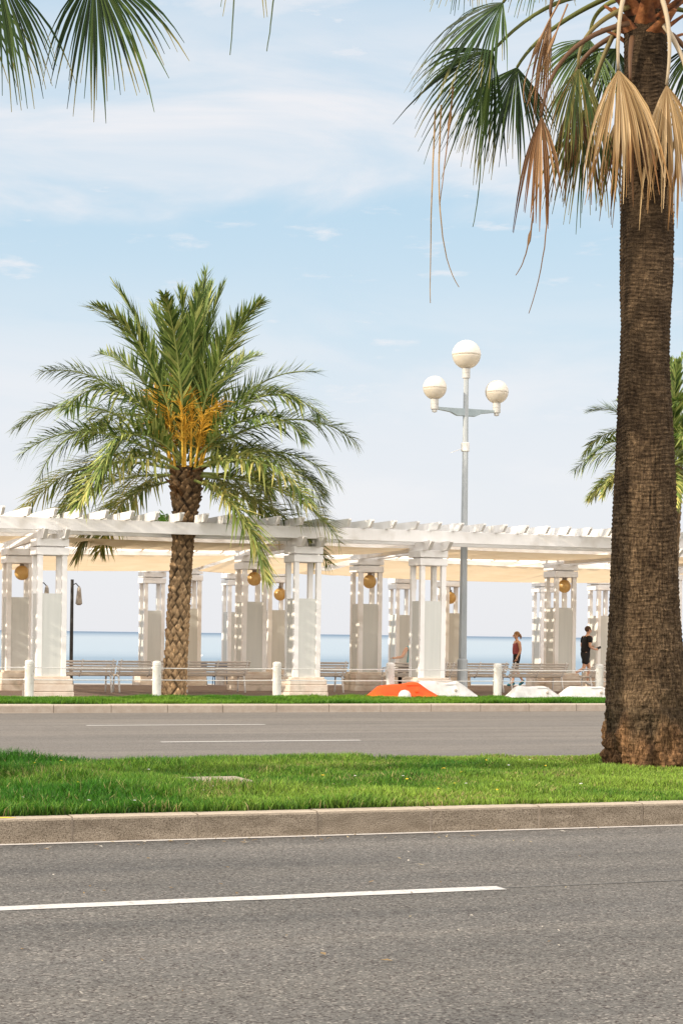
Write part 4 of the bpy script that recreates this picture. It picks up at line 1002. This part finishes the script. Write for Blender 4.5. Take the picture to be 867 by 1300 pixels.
# sleeves and shorts end above elbow and knee
def cut(J, a, c, u): return tuple(J[a][i] + (J[c][i] - J[a][i]) * u for i in range(3))
JMc = dict(JM); JWc = dict(JW)
for s in 'LR':
    JM['sl' + s] = cut(JM, 'sh' + s, 'el' + s, .62); JM['th' + s] = cut(JM, 'hip' + s, 'kn' + s, .72)
for i, (nm, m, k, e, r) in enumerate(cm):
    sw = (lambda q, sh=(nm == 'shirt'): 'sl' + q[2] if sh and q in ('elL', 'elR') else ('th' + q[2] if not sh and q in ('knL', 'knR') else q))
    rr = {sw(q): r[q] for q in k}
    if nm == 'shirt': rr['slL'] = rr['slR'] = .066
    else: rr['thL'] = rr['thR'] = .10
    cm[i] = (nm, m, tuple(sw(q) for q in k), [(sw(a), sw(c)) for a, c in e], rr)
_J = {k: v for k, v in JM.items() if k[:2] not in ('sl', 'th')}
# clothes look joints up in the full table, the body only in the clean one
def person2(label, loc, rz, Jbody, Jall, clothes, hair, shoe, sc=1.):
    t = person(label, loc, rz, Jbody, [], hair, shoe, sc)
    for nm, m, keys, edges, rad in clothes:
        vs, fs = skin_mesh({k: Jall[k] for k in keys}, edges, rad); c = MB(); c.add(vs, fs); c.build(nm, m, t, smooth=True)
    return t
mt = person2('jogger in black shirt and shorts running right with a phone in his hand', (27.82, 50.7, .12), RAD(2), _J, JM, cm, 'short', M['greyshoe'], 1.03)
b = MB(); b.box(-.075, .075, -.006, .006, -.037, .037); o = b.build('phone', M['dark'], bevel=.004); o.location = (27.82 + .36, 50.7 - .20, .12 + 1.03 * 1.155); o.rotation_euler = (0, -.35, 0)
tag(o, 'dark phone held out in the hand of the jogger in black', 'phone')
# person leaning on the bench, in teal
JS = dict(pelvis=(0, 0, .58), waist=(-.05, 0, .72), chest=(-.09, 0, .94), neckbase=(-.08, 0, 1.10), neck=(-.06, 0, 1.16), jaw=(-.03, 0, 1.21), head=(-.03, 0, 1.28), crown=(-.04, 0, 1.34),
          shL=(-.09, .18, 1.07), elL=(-.24, .36, .86), wrL=(-.30, .58, .83), paL=(-.30, .66, .825), shR=(-.09, -.18, 1.07), elR=(-.02, -.24, .82), wrR=(.20, -.16, .70), paR=(.27, -.14, .68),
          hipL=(.02, .10, .56), knL=(.44, .12, .56), anL=(.46, .12, .10), toeL=(.60, .12, .05), hipR=(.02, -.10, .56), knR=(.44, -.12, .56), anR=(.50, -.12, .10), toeR=(.64, -.12, .05))
cs = [('jacket', M['teal'], ('pelvis', 'waist', 'chest', 'neckbase', 'shL', 'shR'), [('pelvis', 'waist'), ('waist', 'chest'), ('chest', 'neckbase'), ('neckbase', 'shL'), ('neckbase', 'shR')], {'pelvis': (.16, .135), 'waist': (.16, .125), 'chest': (.18, .135), 'neckbase': .085, 'shL': .085, 'shR': .085}),
      ('trousers', M['black'], ('pelvis', 'hipL', 'hipR', 'knL', 'knR', 'anL', 'anR'), [('pelvis', 'hipL'), ('pelvis', 'hipR'), ('hipL', 'knL'), ('hipR', 'knR'), ('knL', 'anL'), ('knR', 'anR')], {'pelvis': (.14, .13), 'hipL': .11, 'hipR': .11, 'knL': .075, 'knR': .075, 'anL': .05, 'anR': .05})]
person('person in a teal top seated on the bench, mostly hidden behind the third front column', (19.40, 44.72, .20), RAD(90), JS, cs, 'short', M['greyshoe'])

# tiny sail far out on the water
t = empty('sailboat', (140.7, 464.7, -4.6), 'tiny white sailboat far out on the sea by the date palm trunk', 'sailboat')
b = MB(); b.prism([(-1.6, .5), (1.8, .5), (1.3, -.1), (-1.3, -.1)], 'y', -.4, .4); b.build('hull', M['sail'], t)
b = MB(); b.add([(-1.2, 0, .8), (.2, 0, .8), (.2, 0, 4.4), (-1.2, .04, .8), (.2, .04, .8), (.2, .04, 4.4)], [(0, 1, 2), (5, 4, 3), (0, 3, 4, 1), (1, 4, 5, 2), (2, 5, 3, 0)]); b.build('sail', M['sail'], t)

# ------------------------------------------------------------------ light, sky, camera
SUN_EL = RAD(26); SUN_AZ = RAD(6)       # rays run along the road from the left, a touch from behind the camera
to_sun = V((-math.cos(SUN_AZ) * math.cos(SUN_EL), -math.sin(SUN_AZ) * math.cos(SUN_EL), math.sin(SUN_EL)))
ld = bpy.data.lights.new('sun', 'SUN'); ld.energy = 5.0; ld.angle = RAD(.6); ld.color = (1, .88, .71)
lo = bpy.data.objects.new('sun', ld); C.objects.link(lo); lo.rotation_euler = to_sun.to_track_quat('Z', 'Y').to_euler()

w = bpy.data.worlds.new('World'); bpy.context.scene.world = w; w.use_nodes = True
nt = w.node_tree; N = nt.nodes; L = nt.links; N.clear()
out = N.new('ShaderNodeOutputWorld')
sky = N.new('ShaderNodeTexSky'); sky.sky_type = 'NISHITA'; sky.sun_disc = False; sky.sun_elevation = SUN_EL; sky.sun_rotation = math.atan2(to_sun.x, to_sun.y)
sky.air_density = 1.0; sky.dust_density = 1.2
b1 = N.new('ShaderNodeBackground'); b1.inputs['Strength'].default_value = .15; L.new(sky.outputs[0], b1.inputs['Color'])
tc = N.new('ShaderNodeTexCoord'); sx = N.new('ShaderNodeSeparateXYZ'); L.new(tc.outputs['Generated'], sx.inputs[0])
def mrange(src, a, b_, c=0., d=1., smooth=True):
    m = N.new('ShaderNodeMapRange'); m.interpolation_type = 'SMOOTHSTEP' if smooth else 'LINEAR'
    for k, v in zip(('From Min', 'From Max', 'To Min', 'To Max'), (a, b_, c, d)): m.inputs[k].default_value = v
    L.new(src, m.inputs['Value']); return m.outputs[0]
def math_(op, a, b_):
    m = N.new('ShaderNodeMath'); m.operation = op
    for i, q in enumerate((a, b_)):
        if isinstance(q, (int, float)): m.inputs[i].default_value = q
        else: L.new(q, m.inputs[i])
    return m.outputs[0]
mp = N.new('ShaderNodeMapping'); mp.inputs['Scale'].default_value = (3.2, 3.2, 12); mp.inputs['Rotation'].default_value = (0, RAD(4), 0); L.new(tc.outputs['Generated'], mp.inputs['Vector'])
n1 = N.new('ShaderNodeTexNoise'); n1.inputs['Scale'].default_value = 1.4; n1.inputs['Detail'].default_value = 9; n1.inputs['Roughness'].default_value = .56; n1.inputs['Distortion'].default_value = .5; L.new(mp.outputs[0], n1.inputs['Vector'])
mp2 = N.new('ShaderNodeMapping'); mp2.inputs['Scale'].default_value = (9, 9, 40); L.new(tc.outputs['Generated'], mp2.inputs['Vector'])
n2 = N.new('ShaderNodeTexNoise'); n2.inputs['Scale'].default_value = 2.2; n2.inputs['Detail'].default_value = 8; n2.inputs['Roughness'].default_value = .6; L.new(mp2.outputs[0], n2.inputs['Vector'])
# clear-sky colour over elevation
cr = N.new('ShaderNodeValToRGB'); e = cr.color_ramp.elements
e[0].position = 0; e[0].color = (.87, .875, .91, 1); e[1].position = 1; e[1].color = (.42, .64, .83, 1)
for p, c in ((.10, (.865, .875, .915)), (.27, (.82, .86, .915)), (.40, (.66, .80, .905)), (.58, (.525, .725, .88))):
    x = e.new(p); x.color = (*c, 1)
L.new(mrange(sx.outputs['Z'], 0, .40, smooth=False), cr.inputs['Fac'])
# cloud veil: strong band high up, wisps elsewhere
wob = math_('MULTIPLY_ADD', n1.outputs['Fac'], .10); wob.node.inputs[2].default_value = -.05
zz = math_('ADD', sx.outputs['Z'], wob)
band = math_('MULTIPLY', mrange(zz, .212, .238), mrange(zz, .36, .28, 0, 1))
wisp = mrange(n1.outputs['Fac'], .36, .66)
fine = mrange(n2.outputs['Fac'], .40, .70)
cl = math_('MULTIPLY', band, math_('ADD', math_('MULTIPLY', wisp, .80), .34))
small = math_('MULTIPLY', math_('MULTIPLY', mrange(n2.outputs['Fac'], .55, .72), mrange(zz, .07, .14)), .75)
top = math_('MULTIPLY', mrange(n1.outputs['Fac'], .46, .62), math_('MULTIPLY', mrange(sx.outputs['Z'], .25, .31), .75))
soft = math_('MULTIPLY', mrange(n1.outputs['Fac'], .44, .66), math_('MULTIPLY', mrange(zz, .02, .08), mrange(zz, .21, .13, 0, .75)))
cloud = math_('MAXIMUM', math_('MAXIMUM', cl, small), math_('MAXIMUM', top, soft)); cloud.node.use_clamp = True
mx = N.new('ShaderNodeMix'); mx.data_type = 'RGBA'; L.new(cloud, mx.inputs['Factor']); L.new(cr.outputs[0], mx.inputs['A']); mx.inputs['B'].default_value = (.90, .905, .935, 1)
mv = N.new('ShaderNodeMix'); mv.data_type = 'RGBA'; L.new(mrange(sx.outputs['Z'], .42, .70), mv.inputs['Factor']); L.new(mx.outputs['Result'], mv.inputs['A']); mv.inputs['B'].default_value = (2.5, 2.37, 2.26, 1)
# added fill: out-of-frame sky overhead and behind the viewer brightened to lift shade
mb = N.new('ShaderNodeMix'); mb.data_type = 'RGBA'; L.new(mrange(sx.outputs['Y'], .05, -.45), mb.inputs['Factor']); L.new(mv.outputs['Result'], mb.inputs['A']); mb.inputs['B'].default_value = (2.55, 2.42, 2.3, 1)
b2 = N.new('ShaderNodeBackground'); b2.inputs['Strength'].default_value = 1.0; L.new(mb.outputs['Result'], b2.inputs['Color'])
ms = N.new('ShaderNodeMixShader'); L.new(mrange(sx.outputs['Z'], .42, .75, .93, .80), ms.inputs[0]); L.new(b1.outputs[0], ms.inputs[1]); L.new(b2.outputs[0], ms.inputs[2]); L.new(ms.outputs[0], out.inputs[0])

cd = bpy.data.cameras.new('camera'); co = bpy.data.objects.new('camera', cd); C.objects.link(co)
cd.sensor_fit = 'VERTICAL'; cd.sensor_height = 36; cd.sensor_width = 24; cd.lens = 2363 / 1300 * 36
cd.shift_y = (805.5 - 650) / 1300; cd.clip_end = 200000; cd.clip_start = .1
co.matrix_world = Matrix.Translation((0, 0, 1.62)) @ Matrix.Rotation(-RAD(21.3), 4, 'Z') @ Matrix.Rotation(RAD(90), 4, 'X') @ Matrix.Rotation(.0129, 4, 'Z')
sc = bpy.context.scene; sc.camera = co
sc.view_settings.view_transform = 'Standard'; sc.view_settings.look = 'None'; sc.view_settings.exposure = 0; sc.view_settings.gamma = 1
sc.render.engine = 'CYCLES'; sc.cycles.max_bounces = 6; sc.cycles.diffuse_bounces = 4; sc.cycles.transparent_max_bounces = 6
